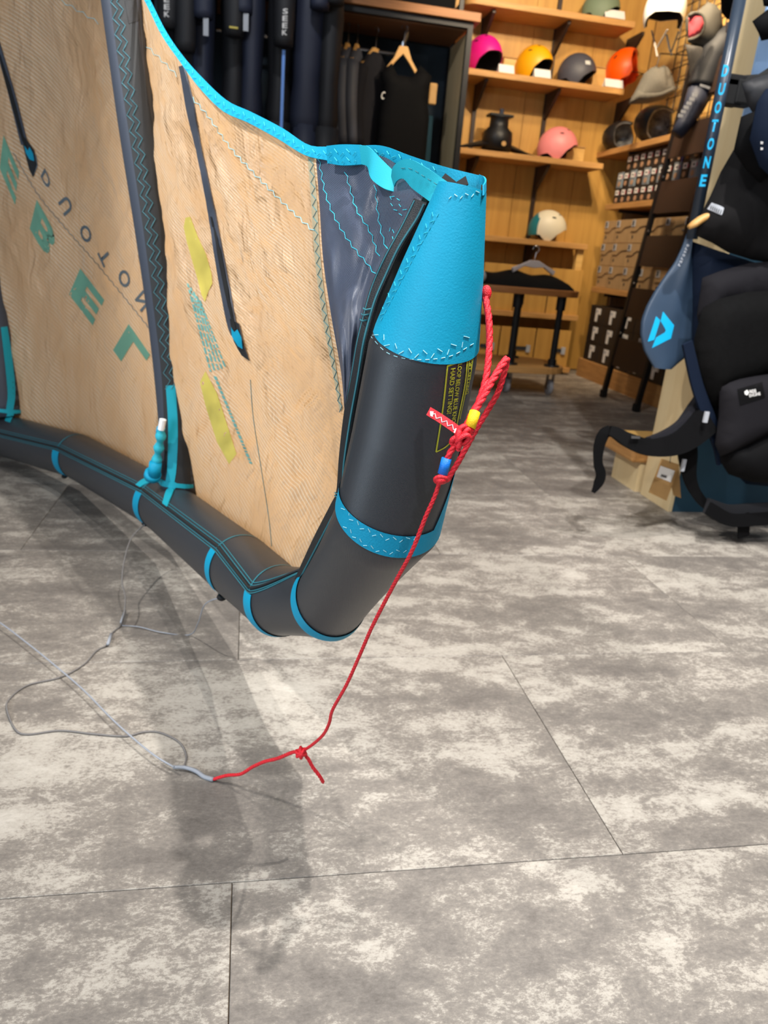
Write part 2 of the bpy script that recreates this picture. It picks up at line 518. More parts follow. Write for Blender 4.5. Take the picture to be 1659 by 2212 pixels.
# ------------------------------------------------------------------ kite
def canopy_material():
    m = bpy.data.materials.new('canopy_cloth'); m.use_nodes = True
    nt = m.node_tree; N = nt.nodes; Lk = nt.links; b = N['Principled BSDF']
    uv = N.new('ShaderNodeTexCoord')
    def wave(rot, scale, dist):
        mp = N.new('ShaderNodeMapping'); mp.inputs['Rotation'].default_value = (0, 0, rot)
        Lk.new(uv.outputs['UV'], mp.inputs[0])
        w = N.new('ShaderNodeTexWave'); w.wave_type = 'BANDS'; w.bands_direction = 'Y'
        w.inputs['Scale'].default_value = scale; w.inputs['Distortion'].default_value = dist
        w.inputs['Detail'].default_value = 2; w.inputs['Detail Scale'].default_value = 0.08
        Lk.new(mp.outputs[0], w.inputs['Vector']); return w
    w1 = wave(0.30, 36.0, 2.2)
    rr = N.new('ShaderNodeValToRGB'); rr.color_ramp.elements[0].position = 0.62; rr.color_ramp.elements[1].position = 0.92
    Lk.new(w1.outputs[0], rr.inputs[0])
    nz = N.new('ShaderNodeTexNoise'); nz.inputs['Scale'].default_value = 4.0; nz.inputs['Detail'].default_value = 3
    Lk.new(uv.outputs['UV'], nz.inputs['Vector'])
    nr = N.new('ShaderNodeValToRGB'); nr.color_ramp.elements[0].position = 0.36; nr.color_ramp.elements[1].position = 0.56
    Lk.new(nz.outputs[0], nr.inputs[0])
    mk = N.new('ShaderNodeMath'); mk.operation = 'MULTIPLY'; Lk.new(rr.outputs[0], mk.inputs[0]); Lk.new(nr.outputs[0], mk.inputs[1])
    mx = N.new('ShaderNodeMix'); mx.data_type = 'RGBA'
    mx.inputs['A'].default_value = lin(224, 186, 146); mx.inputs['B'].default_value = lin(250, 232, 204)  # ripstop stripes, whitened in patches: light glints put into the colour
    ms = N.new('ShaderNodeMath'); ms.operation = 'MULTIPLY'; ms.inputs[1].default_value = 0.95
    Lk.new(mk.outputs[0], ms.inputs[0]); Lk.new(ms.outputs[0], mx.inputs['Factor'])
    Lk.new(mx.outputs['Result'], b.inputs['Base Color'])
    b.inputs['Roughness'].default_value = 0.42
    b.inputs['Specular IOR Level'].default_value = 0.45
    # crinkles
    mp2 = N.new('ShaderNodeMapping'); mp2.inputs['Scale'].default_value = (26, 6, 1); mp2.inputs['Rotation'].default_value = (0, 0, 0.25)
    Lk.new(uv.outputs['UV'], mp2.inputs[0])
    n2 = N.new('ShaderNodeTexNoise'); n2.inputs['Scale'].default_value = 1.6; n2.inputs['Detail'].default_value = 5; n2.inputs['Distortion'].default_value = 1.2
    Lk.new(mp2.outputs[0], n2.inputs['Vector'])
    hsum = N.new('ShaderNodeMath'); hsum.operation = 'MULTIPLY_ADD'; hsum.inputs[1].default_value = 0.10
    Lk.new(w1.outputs[0], hsum.inputs[0]); Lk.new(n2.outputs[0], hsum.inputs[2])
    bp = N.new('ShaderNodeBump'); bp.inputs['Strength'].default_value = 0.55; bp.inputs['Distance'].default_value = 0.010
    Lk.new(hsum.outputs[0], bp.inputs['Height']); Lk.new(bp.outputs[0], b.inputs['Normal'])
    # crumples: ridges of distorted cells
    dn = N.new('ShaderNodeTexNoise'); dn.inputs['Scale'].default_value = 5.0; dn.inputs['Detail'].default_value = 3
    Lk.new(uv.outputs['UV'], dn.inputs['Vector'])
    va = N.new('ShaderNodeVectorMath'); va.operation = 'MULTIPLY_ADD'; va.inputs[1].default_value = (0.25, 0.25, 0)
    Lk.new(dn.outputs['Color'], va.inputs[0]); Lk.new(uv.outputs['UV'], va.inputs[2])
    mp3 = N.new('ShaderNodeMapping'); mp3.inputs['Scale'].default_value = (9, 4.5, 1); mp3.inputs['Rotation'].default_value = (0, 0, 0.35)
    Lk.new(va.outputs[0], mp3.inputs[0])
    vo = N.new('ShaderNodeTexVoronoi'); vo.feature = 'F1'; vo.inputs['Scale'].default_value = 1.3; vo.inputs['Detail'].default_value = 2.0
    Lk.new(mp3.outputs[0], vo.inputs['Vector'])
    bp2 = N.new('ShaderNodeBump'); bp2.inputs['Strength'].default_value = 0.85; bp2.inputs['Distance'].default_value = 0.018
    Lk.new(vo.outputs['Distance'], bp2.inputs['Height']); Lk.new(bp2.outputs[0], bp.inputs['Normal'])
    tr = N.new('ShaderNodeBsdfTranslucent'); tr.inputs[0].default_value = lin(248, 196, 136)
    Lk.new(bp.outputs[0], tr.inputs['Normal'])
    sh = N.new('ShaderNodeMixShader'); sh.inputs[0].default_value = 0.42
    Lk.new(b.outputs[0], sh.inputs[1]); Lk.new(tr.outputs[0], sh.inputs[2])
    Lk.new(sh.outputs[0], N['Material Output'].inputs['Surface'])
    return m
MATS['canopy_cloth'] = canopy_material()
weave('dacron', (46, 49, 54), 0.40, 2600, 0.35, 0.30)
weave('patch_cloth', (64, 72, 90), 0.40, 1500, 0.7, 0.55)
mat('blue_pu', (0, 140, 174), 0.58, spec=0.3, bump=0.16, bscale=520, noise=0.05, nscale=30)
mat('blue_band', (0, 142, 178), 0.58, spec=0.3, bump=0.3, bscale=500)
mat('blue_webbing', (0, 152, 172), 0.65, bump=0.12, bscale=900)
mat('teal_thread', (40, 170, 190), 0.6)
mat('pale_thread', (150, 205, 215), 0.6)
mat('teal_dim', (40, 110, 122), 0.6)
mat('strut_thread', (70, 128, 142), 0.6)
mat('black_tape', (24, 26, 30), 0.55, bump=0.4, bscale=900)
mat('strut_cloth', (60, 66, 78), 0.5, bump=0.15, bscale=1200)
mat('strut_tape', (34, 36, 38), 0.65, bump=0.3, bscale=900)
mat('print_green', (106, 156, 132), 0.55)
mat('print_grey', (88, 98, 104), 0.6)
mat('print_teal', (96, 152, 146), 0.6)
mat('print_yellow', (206, 188, 88), 0.6)
mat('print_olive', (168, 172, 40), 0.6)
mat('white_thread', (225, 225, 225), 0.7)
mat('slot_black', (8, 8, 10), 0.8)
mat('grey_tip', (98, 118, 132), 0.5)
mat('seam_glaze', (168, 156, 128), 0.5)

kite = empty('kite', (-0.897, 2.853, 0.0), 0, 'tan, charcoal and turquoise inflatable kite standing on its leading edge', 'kite')

# nodes of the inflated tube: pixel centre, depth along the view axis, radius (across, along view)
NODES = [((999, 405), 0.690, 0.0212, 0.026), ((957, 582), 0.715, 0.0385, 0.040), ((913, 762), 0.742, 0.0552, 0.0552),
         ((878, 945), 0.785, 0.0580, 0.0580), ((838, 1122), 0.830, 0.0585, 0.0585), ((712, 1300), 1.080, 0.0545, 0.0545), ((607, 1298), 1.210, 0.0580, 0.0580),
         ((522, 1227), 1.420, 0.0640, 0.0640), ((352, 1089), 1.950, 0.0690, 0.0690), ((169, 986), 2.450, 0.0740, 0.0740),
         ((0, 938), 2.780, 0.0780, 0.0780), ((-260, 888), 3.300, 0.0820, 0.0820)]
NC = [P(a[0], a[1], z) for a, z, r, b in NODES]
def frame(i):
    a = unit(unit(NC[min(i + 1, len(NC) - 1)] - NC[i]) + unit(NC[i] - NC[max(i - 1, 0)])) if 0 < i < len(NC) - 1 else unit(NC[min(i + 1, len(NC) - 1)] - NC[max(i - 1, 0)])
    v = unit(NC[i] - EYE)
    e1 = unit(np.cross(a, v)); e2 = np.cross(a, e1)
    return e1, e2
FR = [frame(i) for i in range(len(NC))]
def tubeP(u, phi, off=0.0):
    i = int(min(max(math.floor(u), 0), len(NC) - 2)); t = u - i
    def ring(k):
        e1, e2 = FR[k]; r1, r2 = NODES[k][2] + off, NODES[k][3] + off
        if k == 4 or k == 5: r1 *= 1.03
        return NC[k] + r1 * math.cos(phi) * e1 + r2 * math.sin(phi) * e2
    return ring(i) * (1 - t) + ring(i + 1) * t
D2R = math.radians
def tube_patch(name, material, u0, u1, a0, a1, off=0.0012, nu=10, nv=28, solid=0.0, smooth=True, ufun=None, uvscale=True):
    m = MB()
    def fn(x, y):
        ph = D2R(a0 + (a1 - a0) * y)
        u = (u0 + (u1 - u0) * x) if ufun is None else ufun(x, y)
        return tubeP(u, ph, off)
    m.grid(fn, nu, nv)
    return m.build(name, material, kite, smooth=smooth, solid=solid, offset=1.0)
def add_uv(o, fn):
    me = o.data; l = me.uv_layers.new(name='UVMap'); off = root_loc(o)
    for lp in me.loops:
        l.data[lp.index].uv = fn(np.array(me.vertices[lp.vertex_index].co) + off)

# whole inflated tube: wingtip part and leading-edge part (one continuous surface, two parts at the lower bend)
def tube_part(name, u0, u1, n):
    m = MB(); us = np.linspace(u0, u1, n); na = 48
    V = [tubeP(u, 2 * math.pi * j / na) for u in us for j in range(na)]
    Fc = [(i * na + j, i * na + (j + 1) % na, (i + 1) * na + (j + 1) % na, (i + 1) * na + j) for i in range(n - 1) for j in range(na)]
    m.add(V, Fc)
    o = m.build(name, 'dacron', kite, smooth=True)
    l = o.data.uv_layers.new(name='UVMap')
    for p in o.data.polygons:
        for li in p.loop_indices:
            vi = o.data.loops[li].vertex_index
            i, j = divmod(vi, na)
            if j == 0 and any(o.data.loops[q].vertex_index % na > na // 2 for q in p.loop_indices): j = na
            l.data[li].uv = (j / na * 0.36, us[i] * 0.13)
    return o
tip_tube = tube_part('wingtip_tube', 0.0, 5.0, 41)
le_tube = tube_part('leading_edge_tube', 5.0, 11.0, 37)
tube_bvh = bvh_of(tip_tube, le_tube)

# bands around the joints
tube_patch('blue_band', 'blue_band', 3.92, 4.16, 182, -120, 0.0014, 5, 48, ufun=lambda x, y: 3.74 + (0.20 + 0.03 * math.sin(math.pi * min(1, y * 1.6))) * x)
for u, wd in ((5.0, 0.06), (6.0, 0.075), (7.0, 0.035), (8.0, 0.035), (9.0, 0.04)):
    tube_patch('blue_joint_strip', 'blue_band', u - wd, u + wd, 84 if u > 5.5 else 150, -60, 0.0016, 3, 36)
    tube_patch('joint_thread', 'teal_dim', u - wd * 0.16, u + wd * 0.16, 185, 88, 0.0010, 2, 30)
m = MB(); m.grid(lambda x, y: tubeP(2.85 + 0.95 * x, D2R((2 + 30 * x ** 1.5) * (1 - y) - 45 * y), 0.0013), 16, 10); m.build('side_strip', 'blue_band', kite, smooth=True)
# seams along the leading edge
for k, ph in enumerate((84, 88, 92.5, 97, 102)):
    m = MB(); pts = [tubeP(u, D2R(ph + (max(0, 6.0 - u)) ** 1.3 * 88.0), 0.0008 + (0.002 if k == 2 else 0)) for u in np.linspace(5.04, 11, 110)]
    m.tube(pts, 0.0022 if k == 2 else 0.0010, n=6); m.build('edge_seam', 'teal_dim' if k in (0, 1, 3, 4) else 'black_tape', kite)

# turquoise wingtip cover, cut diagonally on the canopy side
def cover_fn(x, y):
    u = 1.80 * (1 - x)
    left = np.interp(u, [0, 0.3, 1.0, 1.75, 1.80], [176, 172, 170, 168, 164])
    ph = left + (-150 - left) * y
    u = u * (1 + 0.095 * math.sin(D2R(max(0, min(180, ph)))))
    return u, ph
m = MB(); m.grid(lambda x, y: tubeP(cover_fn(x, y)[0], D2R(cover_fn(x, y)[1]), 0.0018), 26, 48)
cover = m.build('wingtip_cover', 'blue_pu', kite, smooth=True, solid=0.0012, offset=1.0)
# black mouth lining and frayed edge inside the tip
m = MB(); m.grid(lambda x, y: tubeP(0.02 + 0.25 * x, 2 * math.pi * y, -0.004), 4, 33); m.build('mouth_lining', 'black_tape', kite, smooth=True)
m = MB()
for (a, b, c2, d2) in (((948, 392), (962, 374), (985, 392), (972, 408)), ((968, 404), (1006, 380), (1012, 398), (985, 408))):
    m.prism([P(q[0], q[1], 0.690) for q in (a, b, c2, d2)], -_fwd * -0.002)
m.build('frayed_flap', 'slot_black', kite)
tip_bvh = bvh_of(cover, tip_tube, le_tube)
stitch('cover_stitch', 'pale_thread', kite, tip_bvh, [(800, 725), (840, 764), (900, 777), (970, 770), (1022, 742)], 0, 8, 0.0004, True)
stitch('cover_stitch', 'pale_thread', kite, tip_bvh, [(812, 718), (850, 750), (905, 765), (965, 757), (1020, 725)], 9, 15, 0.0004, True, sub=3)
stitch('cover_stitch', 'teal_thread', kite, tip_bvh, [(940, 462), (905, 525), (862, 605), (812, 700)], 6, 13, 0.0004, True, sub=3)
stitch('cover_stitch', 'teal_thread', kite, tip_bvh, [(948, 462), (912, 525), (869, 605), (820, 700)], 0, 8, 0.00035, True)
stitch('cover_stitch', 'pale_thread', kite, tip_bvh, [(970, 425), (1000, 424), (1040, 415)], 5, 9, 0.0004, True, sub=3)
stitch('band_stitch', 'pale_thread', kite, bvh_of(*[o for o in kite.children if o.name.startswith('blue_band')]), [(742, 1095), (770, 1130), (820, 1158), (880, 1165), (930, 1140)], 5, 13, 0.0004, True, sub=3)
stitch('band_stitch', 'pale_thread', kite, bvh_of(*[o for o in kite.children if o.name.startswith('blue_band')]), [(745, 1135), (780, 1170), (830, 1192), (885, 1187)], 4, 13, 0.0004, True, sub=3)

# ---------------------------------------------------------------- canopy (Coons patch between edges, billowing away from the viewer)
LE_EDGE = [(-62, 905, 2.90), (0, 902, 2.79), (190, 955, 2.47), (385, 1050, 1.96), (470, 1105, 1.70), (560, 1170, 1.46), (615, 1212, 1.28), (648, 1240, 1.15)]
SEAM_LO = [(648, 1240, 1.15), (690, 1145, 1.00), (728, 1078, 0.905), (737, 985, 0.86), (746, 900, 0.838)]
PATCH_EDGE = [(746, 900, 0.838), (736, 800, 0.855), (715, 680, 0.885), (698, 560, 0.92), (690, 440, 0.95), (682, 332, 0.975)]
SEAM_HI = [(746, 900, 0.838), (760, 820, 0.815), (776, 735, 0.79), (796, 660, 0.775), (836, 572, 0.755), (872, 500, 0.74), (906, 440, 0.725), (930, 395, 0.715)]
TE_L = [(-160, -330, 2.05), (60, -320, 1.80), (240, -150, 1.58), (322, 5, 1.42), (396, 130, 1.30), (490, 228, 1.19), (610, 290, 1.065), (670, 326, 0.985), (682, 329, 0.975)]
TE_R = [(682, 329, 0.975), (715, 325, 0.94), (780, 322, 0.885), (832, 326, 0.84), (870, 345, 0.80), (930, 370, 0.75)]
STRUT2 = [(-62, 905, 2.90), (-85, 600, 2.70), (-125, 100, 2.35), (-160, -330, 2.05)]
def curve3(lst, n): return np.array([P(*a) for a in spline(lst, n)])
def coons(bottom, right, top, left, nu, nv, extra=None):
    B, T = curve3(bottom, nu), curve3(top, nu); Lf, Rt = curve3(left, nv), curve3(right, nv)
    G = np.zeros((nu, nv, 3))
    for i in range(nu):
        s = i / (nu - 1)
        for j in range(nv):
            t = j / (nv - 1)
            G[i, j] = (1 - t) * B[i] + t * T[i] + (1 - s) * Lf[j] + s * Rt[j] - ((1 - s) * (1 - t) * B[0] + s * (1 - t) * B[-1] + (1 - s) * t * T[0] + s * t * T[-1])
            if extra: G[i, j] = G[i, j] + extra(s, t)
    return G
def vnoise(x, y, seed=0):
    xi, yi = math.floor(x), math.floor(y); fx, fy = x - xi, y - yi
    h = lambda a, b: (math.sin(a * 127.1 + b * 311.7 + seed * 74.7) * 43758.5453) % 1.0
    fx = fx * fx * (3 - 2 * fx); fy = fy * fy * (3 - 2 * fy)
    return (h(xi, yi) * (1 - fx) + h(xi + 1, yi) * fx) * (1 - fy) + (h(xi, yi + 1) * (1 - fx) + h(xi + 1, yi + 1) * fx) * fy - 0.5
SPLIT = 0.62     # span position of the near strut along the main canopy
away = _fwd0
def billow(s, t):
    loc = s / SPLIT if s < SPLIT else (s - SPLIT) / (1 - SPLIT)
    amp = 0.075 if s < SPLIT else 0.045
    b = amp * math.sin(math.pi * loc) * math.sin(math.pi * min(1, t * 0.92 + 0.02)) ** 0.8
    edge = min(1.0, 8 * min(t, 1 - t, s + 0.05, 1 - s))
    wr = edge * (0.026 * vnoise(s * 20 + t * 7, t * 4, 1) + 0.018 * vnoise(s * 46 - t * 22, t * 12, 2) + 0.005 * vnoise(s * 80 + t * 60, t * 40, 3))
    # long creases fanning from the wingtip corner
    return away * (b + wr)
NU, NV = 170, 150
G = coons(LE_EDGE, SEAM_LO + PATCH_EDGE[1:], TE_L, STRUT2, NU, NV, billow)
def grid_obj(G, name, material, uvs):
    nu, nv = G.shape[:2]; m = MB()
    V = [G[i, j] for i in range(nu) for j in range(nv)]
    Fc = [(i * nv + j, (i + 1) * nv + j, (i + 1) * nv + j + 1, i * nv + j + 1) for i in range(nu - 1) for j in range(nv - 1)]
    off = root_loc(kite)
    me = bpy.data.meshes.new(name); me.from_pydata([tuple(np.array(p) - off) for p in V], [], Fc)
    l = me.uv_layers.new(name='UVMap')
    for lp in me.loops:
        i, j = divmod(lp.vertex_index, nv); l.data[lp.index].uv = uvs(i / (nu - 1), j / (nv - 1))
    me.polygons.foreach_set('use_smooth', [True] * len(me.polygons))
    o = bpy.data.objects.new(name, me); COL.objects.link(o); me.materials.append(MATS[material]); o.parent = kite
    return o
canopy = grid_obj(G, 'canopy', 'canopy_cloth', lambda s, t: (s * 1.9, t * 1.25 * (1.0 - 0.25 * s)))
# charcoal reinforcement panel by the wingtip
def tipwr(s, t):
    edge = min(1.0, 7 * min(t + 0.02, 1 - t, s, 1 - s))
    return away * (edge * (0.025 * math.sin(math.pi * s) * t + 0.040 * vnoise(s * 3.0 + 1.2 * t, t * 4, 5) + 0.018 * vnoise(s * 8, t * 7, 6)))
G2 = coons([(746, 900, 0.838), (746.5, 900, 0.838)], SEAM_HI, TE_R, PATCH_EDGE, 50, 90, tipwr)
tip_panel = grid_obj(G2, 'tip_panel', 'patch_cloth', lambda s, t: (s * 0.16, t * 0.32))
can_bvh = bvh_of(canopy, tip_panel)
decal('seam_overlap', 'seam_glaze', kite, can_bvh, band_polys([(672, 340), (680, 440), (688, 560), (703, 680), (724, 800), (738, 885)], [12, 13, 13, 12, 10, 6], 40), 0.0010, 20)
stitch('panel_stitch', 'teal_dim', kite, can_bvh, [(674, 345), (681, 440), (689, 560), (704, 680), (725, 800), (740, 890)], 4, 12, 0.0005, off=0.0016)
for pl in ([(690, 342), (705, 420), (730, 480), (765, 535), (815, 595)], [(748, 372), (770, 450), (800, 500), (820, 555)], [(812, 400), (818, 460), (828, 510), (838, 540)]):
    stitch('panel_stitch', 'teal_thread', kite, can_bvh, pl, 2.5, 11, 0.0005, off=0.0012)
for pl in ([(846, 425), (862, 430), (868, 450), (880, 455)], [(846, 425), (850, 448), (866, 462), (872, 474)], [(842, 500), (848, 492), (852, 500), (850, 528)]):
    stitch('panel_stitch', 'teal_thread', kite, can_bvh, pl, 1.5, 6, 0.0004, True, off=0.0012)
stitch('canopy_stitch', 'pale_thread', kite, can_bvh, [(120, -5), (165, 20), (215, 50)], 3, 11, 0.0007, off=0.0014)
stitch('canopy_stitch', 'pale_thread', kite, can_bvh, [(410, 205), (450, 250), (500, 320), (560, 385), (620, 445), (680, 500)], 3, 10, 0.0006, off=0.0014)
stitch('canopy_stitch', 'pale_thread', kite, can_bvh, [(300, 85), (340, 120), (385, 165)], 3, 10, 0.0005, off=0.0014)
stitch('canopy_seam', 'print_grey', kite, can_bvh, [(30, 330), (55, 375), (90, 430), (140, 490), (210, 570), (280, 655), (326, 712)], 1.2, 8, 0.0011, off=0.0014)
stitch('canopy_seam', 'teal_dim', kite, can_bvh, [(542, 820), (548, 900), (565, 1010), (582, 1120), (588, 1180)], 0, 20, 0.0006, off=0.0010)

# turquoise hem along the trailing edge: folded ribbon
def ribbon(name, material, upper, lower, n=60, thick=0.003, lift=0.0):
    U = spline(upper, n); Lw = spline(lower, n); m = MB()
    m.grid(lambda x, y: P(*((U[int(round(x * (n - 1)))] * (1 - y)) + Lw[int(round(x * (n - 1)))] * y)) - _fwd * lift, n, 3)
    return m.build(name, material, kite, smooth=True, solid=thick, offset=0.0)
hem_u = [(60, -335, 1.80), (240, -165, 1.58), (322, -5, 1.42), (360, 70, 1.355), (398, 125, 1.30), (440, 172, 1.25), (492, 220, 1.19), (545, 245, 1.13), (612, 280, 1.06), (668, 316, 0.985), (715, 320, 0.94)]
hem_l = [(55, -318, 1.80), (233, -150, 1.58), (314, 5, 1.42), (350, 78, 1.355), (390, 136, 1.30), (430, 190, 1.25), (482, 242, 1.19), (538, 268, 1.13), (602, 303, 1.06), (660, 338, 0.985), (712, 350, 0.94)]
hem = ribbon('trailing_edge_hem', 'blue_pu', hem_u, hem_l, 70, 0.0016, 0.003)
hem2 = ribbon('trailing_edge_hem', 'blue_pu', [(708, 318, 0.94), (770, 314, 0.89), (825, 313, 0.84), (880, 332, 0.79), (960, 358, 0.735), (1040, 378, 0.700)],
              [(708, 352, 0.94), (770, 346, 0.89), (825, 342, 0.84), (880, 362, 0.79), (955, 402, 0.735), (1038, 414, 0.700)], 50, 0.0016, -0.002)
hb = bvh_of(hem, hem2)
stitch('hem_stitch', 'teal_thread', kite, hb, [(a[0] / 2 + b[0] / 2, a[1] / 2 + b[1] / 2) for a, b in zip(hem_u[2:], hem_l[2:])], 6, 12, 0.0006, True, off=0.0026, sub=3)
stitch('hem_stitch', 'teal_thread', kite, hb, [(800, 328), (850, 336), (900, 355), (950, 372)], 6, 12, 0.0005, True, off=0.0026, sub=3)
ribbon('tip_fold', 'blue_pu', [(1036, 377, 0.700), (1046, 382, 0.694), (1049, 391, 0.684), (1044, 400, 0.672)], [(1036, 397, 0.700), (1046, 402, 0.694), (1049, 412, 0.684), (1044, 422, 0.672)], 16, 0.0016, 0.0)
# quilted patch and pull tabs of webbing
quilt = ribbon('quilted_tab', 'blue_pu', [(708, 320, 0.925), (740, 317, 0.895), (782, 318, 0.865)], [(710, 357, 0.925), (742, 362, 0.895), (784, 360, 0.865)], 20, 0.003, 0.005)
qb = bvh_of(quilt)
for a in (332, 350):
    stitch('tab_stitch', 'teal_thread', kite, qb, [(714, a - 2), (745, a), (780, a - 2)], 8, 11, 0.0005, True, off=0.0036, sub=3)
ribbon('webbing_tab', 'blue_webbing', [(778, 320, 0.860), (795, 322, 0.845), (820, 345, 0.825), (850, 375, 0.80), (860, 385, 0.79)],
       [(782, 360, 0.860), (795, 366, 0.845), (803, 392, 0.825), (828, 412, 0.80), (852, 420, 0.79)], 24, 0.0016, 0.006)
ribbon('webbing_loop', 'blue_webbing', [(846, 392, 0.785), (850, 372, 0.770), (868, 358, 0.755), (890, 358, 0.74), (925, 378, 0.715), (968, 408, 0.690)],
       [(852, 414, 0.785), (858, 402, 0.770), (872, 398, 0.755), (890, 418, 0.74), (918, 440, 0.715), (938, 456, 0.690)], 30, 0.0016, 0.012)
wl = bvh_of(*[o for o in kite.children if o.name.startswith('webbing_loop')])
stitch('tab_stitch', 'teal_dim', kite, wl, [(870, 364), (892, 366), (925, 386), (960, 410)], 0, 7, 0.0004, True, off=0.002)
stitch('tab_stitch', 'teal_dim', kite, wl, [(876, 394), (894, 412), (920, 433), (936, 446)], 0, 7, 0.0004, True, off=0.002)

# black seam flap joining canopy and wingtip tube, with turquoise stitching
fl_l = [(896, 433, 0.722), (868, 490, 0.732), (831, 558, 0.745), (804, 620, 0.76), (786, 682, 0.77), (772, 739, 0.78), (760, 810, 0.80), (746, 896, 0.825), (736, 985, 0.845), (730, 1061, 0.87), (717, 1089, 0.895), (679, 1162, 0.985), (635, 1257, 1.10)]
fl_r = [(915, 441, 0.715), (899, 473, 0.722), (860, 535, 0.735), (831, 597, 0.748), (809, 648, 0.757), (794, 699, 0.765), (783, 745, 0.773), (772, 815, 0.79), (755, 910, 0.812), (742, 1000, 0.832), (737, 1070, 0.855), (727, 1096, 0.88), (646, 1252, 1.08)]
flap = ribbon('seam_flap', 'black_tape', fl_l, [(a + 9, b + 2, c - 0.002) for a, b, c in fl_r], 90, 0.004, 0.004)
m = MB(); m.tube([P(a[0] - 0.5, a[1], a[2] - 0.006) for a in spline(fl_l, 120)], 0.0009, 6); m.build('flap_edge', 'teal_dim', kite)
m = MB(); m.tube([P(a[0] + 1, a[1], a[2] - 0.006) for a in spline(fl_r, 120)], 0.0012, 6); m.build('flap_edge', 'teal_dim', kite)
for (x, y, z) in ((790, 668, 0.762), (786, 680, 0.766), (783, 692, 0.768), (729, 1066, 0.866), (728, 1072, 0.868)):
    m = MB(); m.tube(pix_pts([(x - 5, y - 2, z), (x, y + 1, z - 0.010), (x + 13, y - 1, z - 0.006)], 8), 0.0009, 5); m.build('flap_bartack', 'teal_dim', kite)

# struts
def strut(nodes, r0, r1, base):
    c = [P(*a) for a in spline(nodes, 40)]; rs = np.linspace(r0, r1, 40)
    m = MB(); m.tube(c, list(rs), 36); o = m.build('strut', 'strut_cloth', kite, smooth=True)
    return o, c, rs
S1N = [(390, 1062, 1.86), (384, 900, 1.79), (364, 700, 1.70), (336, 500, 1.62), (300, 270, 1.55), (262, 0, 1.49), (238, -170, 1.45)]
s1, s1c, s1r = strut(S1N, 0.0475, 0.0385, None)
S2N = [(0, 895, 2.72), (-22, 720, 2.64), (-45, 545, 2.56), (-90, 200, 2.40), (-130, -120, 2.25)]
s2, s2c, s2r = strut(S2N, 0.078, 0.068, None)
sb1 = bvh_of(s1); sb2 = bvh_of(s2)
tape = [(244, -30), (262, 110), (290, 290), (322, 490), (345, 660), (366, 840)]
decal('strut_tape', 'strut_tape', kite, sb1, band_polys([(x + 16, y) for x, y in tape] + [(388, 1000), (394, 1055)], [48, 50, 52, 56, 58, 58, 62, 62], 40), 0.0012, 22)
stitch('zigzag_stitch', 'strut_thread', kite, sb1, [(x - 2, y) for x, y in tape], 6, 17, 0.0008, off=0.0022)
stitch('zigzag_stitch', 'strut_thread', kite, sb1, [(x + 10, y) for x, y in tape], 6, 17, 0.0008, off=0.0022)
decal('strut_slot', 'black_tape', kite, sb1, [[(268, -5), (292, -5), (300, 45), (278, 52)]], 0.0018, 15)
decal('strut_strip', 'blue_webbing', kite, sb1, band_polys([(369, 832), (374, 920), (372, 1010), (366, 1050)], [20, 20, 20, 18], 16), 0.002, 18)
decal('strut_strip', 'blue_webbing', kite, sb2, band_polys([(8, 706), (18, 780), (24, 850), (20, 886)], [14, 17, 17, 15], 16), 0.002, 18)
decal('strut_tape', 'strut_tape', kite, sb2, band_polys([(18, 560), (30, 700), (36, 880)], [20, 16, 14], 16), 0.0012, 18)
# turquoise reinforcement tapes where the struts meet the leading edge
def le_tape(pix, w, mat_='blue_webbing'):
    decal('joint_tape', mat_, kite, bvh_of(le_tube, s1, s2), band_polys(pix, w, 18), 0.0025, 12, solid=0.002)
le_tape([(298, 1052), (312, 1042), (338, 1034)], [10, 12, 11]); le_tape([(338, 1034), (355, 1044), (378, 1048)], [10, 12, 11])
le_tape([(380, 1042), (368, 1062), (357, 1094)], [11, 15, 11]); le_tape([(380, 1048), (400, 1050), (416, 1050)], [9, 9, 7])
le_tape([(-5, 886), (20, 889), (44, 889)], [7, 9, 7]); le_tape([(22, 886), (21, 900), (17, 912)], [13, 14, 12])
# one-pump hose with clamps beside the strut foot
m = MB(); m.tube(pix_pts([(335, 1024, 1.80), (340, 985, 1.77), (346, 950, 1.74), (349, 925, 1.72)], 20), [0.010 + 0.003 * math.sin(i * 1.3) for i in range(20)], 12); m.build('inflation_hose', 'teal_thread', kite, smooth=True)
for a, b in (((333, 1026), (336, 1000)), ((346, 938), (348, 926))):
    m = MB(); m.tube([P(a[0], a[1], 1.79), P(b[0], b[1], 1.77)], 0.015 if a[1] > 1000 else 0.011, 14); m.build('hose_clamp', 'blue_band', kite, smooth=True)
m = MB(); m.tube([P(328, 1030, 1.80), P(331, 1022, 1.79)], 0.020, 16); m.build('hose_valve', 'blue_band', kite, smooth=True)
m = MB(); m.tube([P(348, 928, 1.72), P(352, 906, 1.71)], 0.008, 10); m.build('hose_sleeve', 'white_thread', kite)

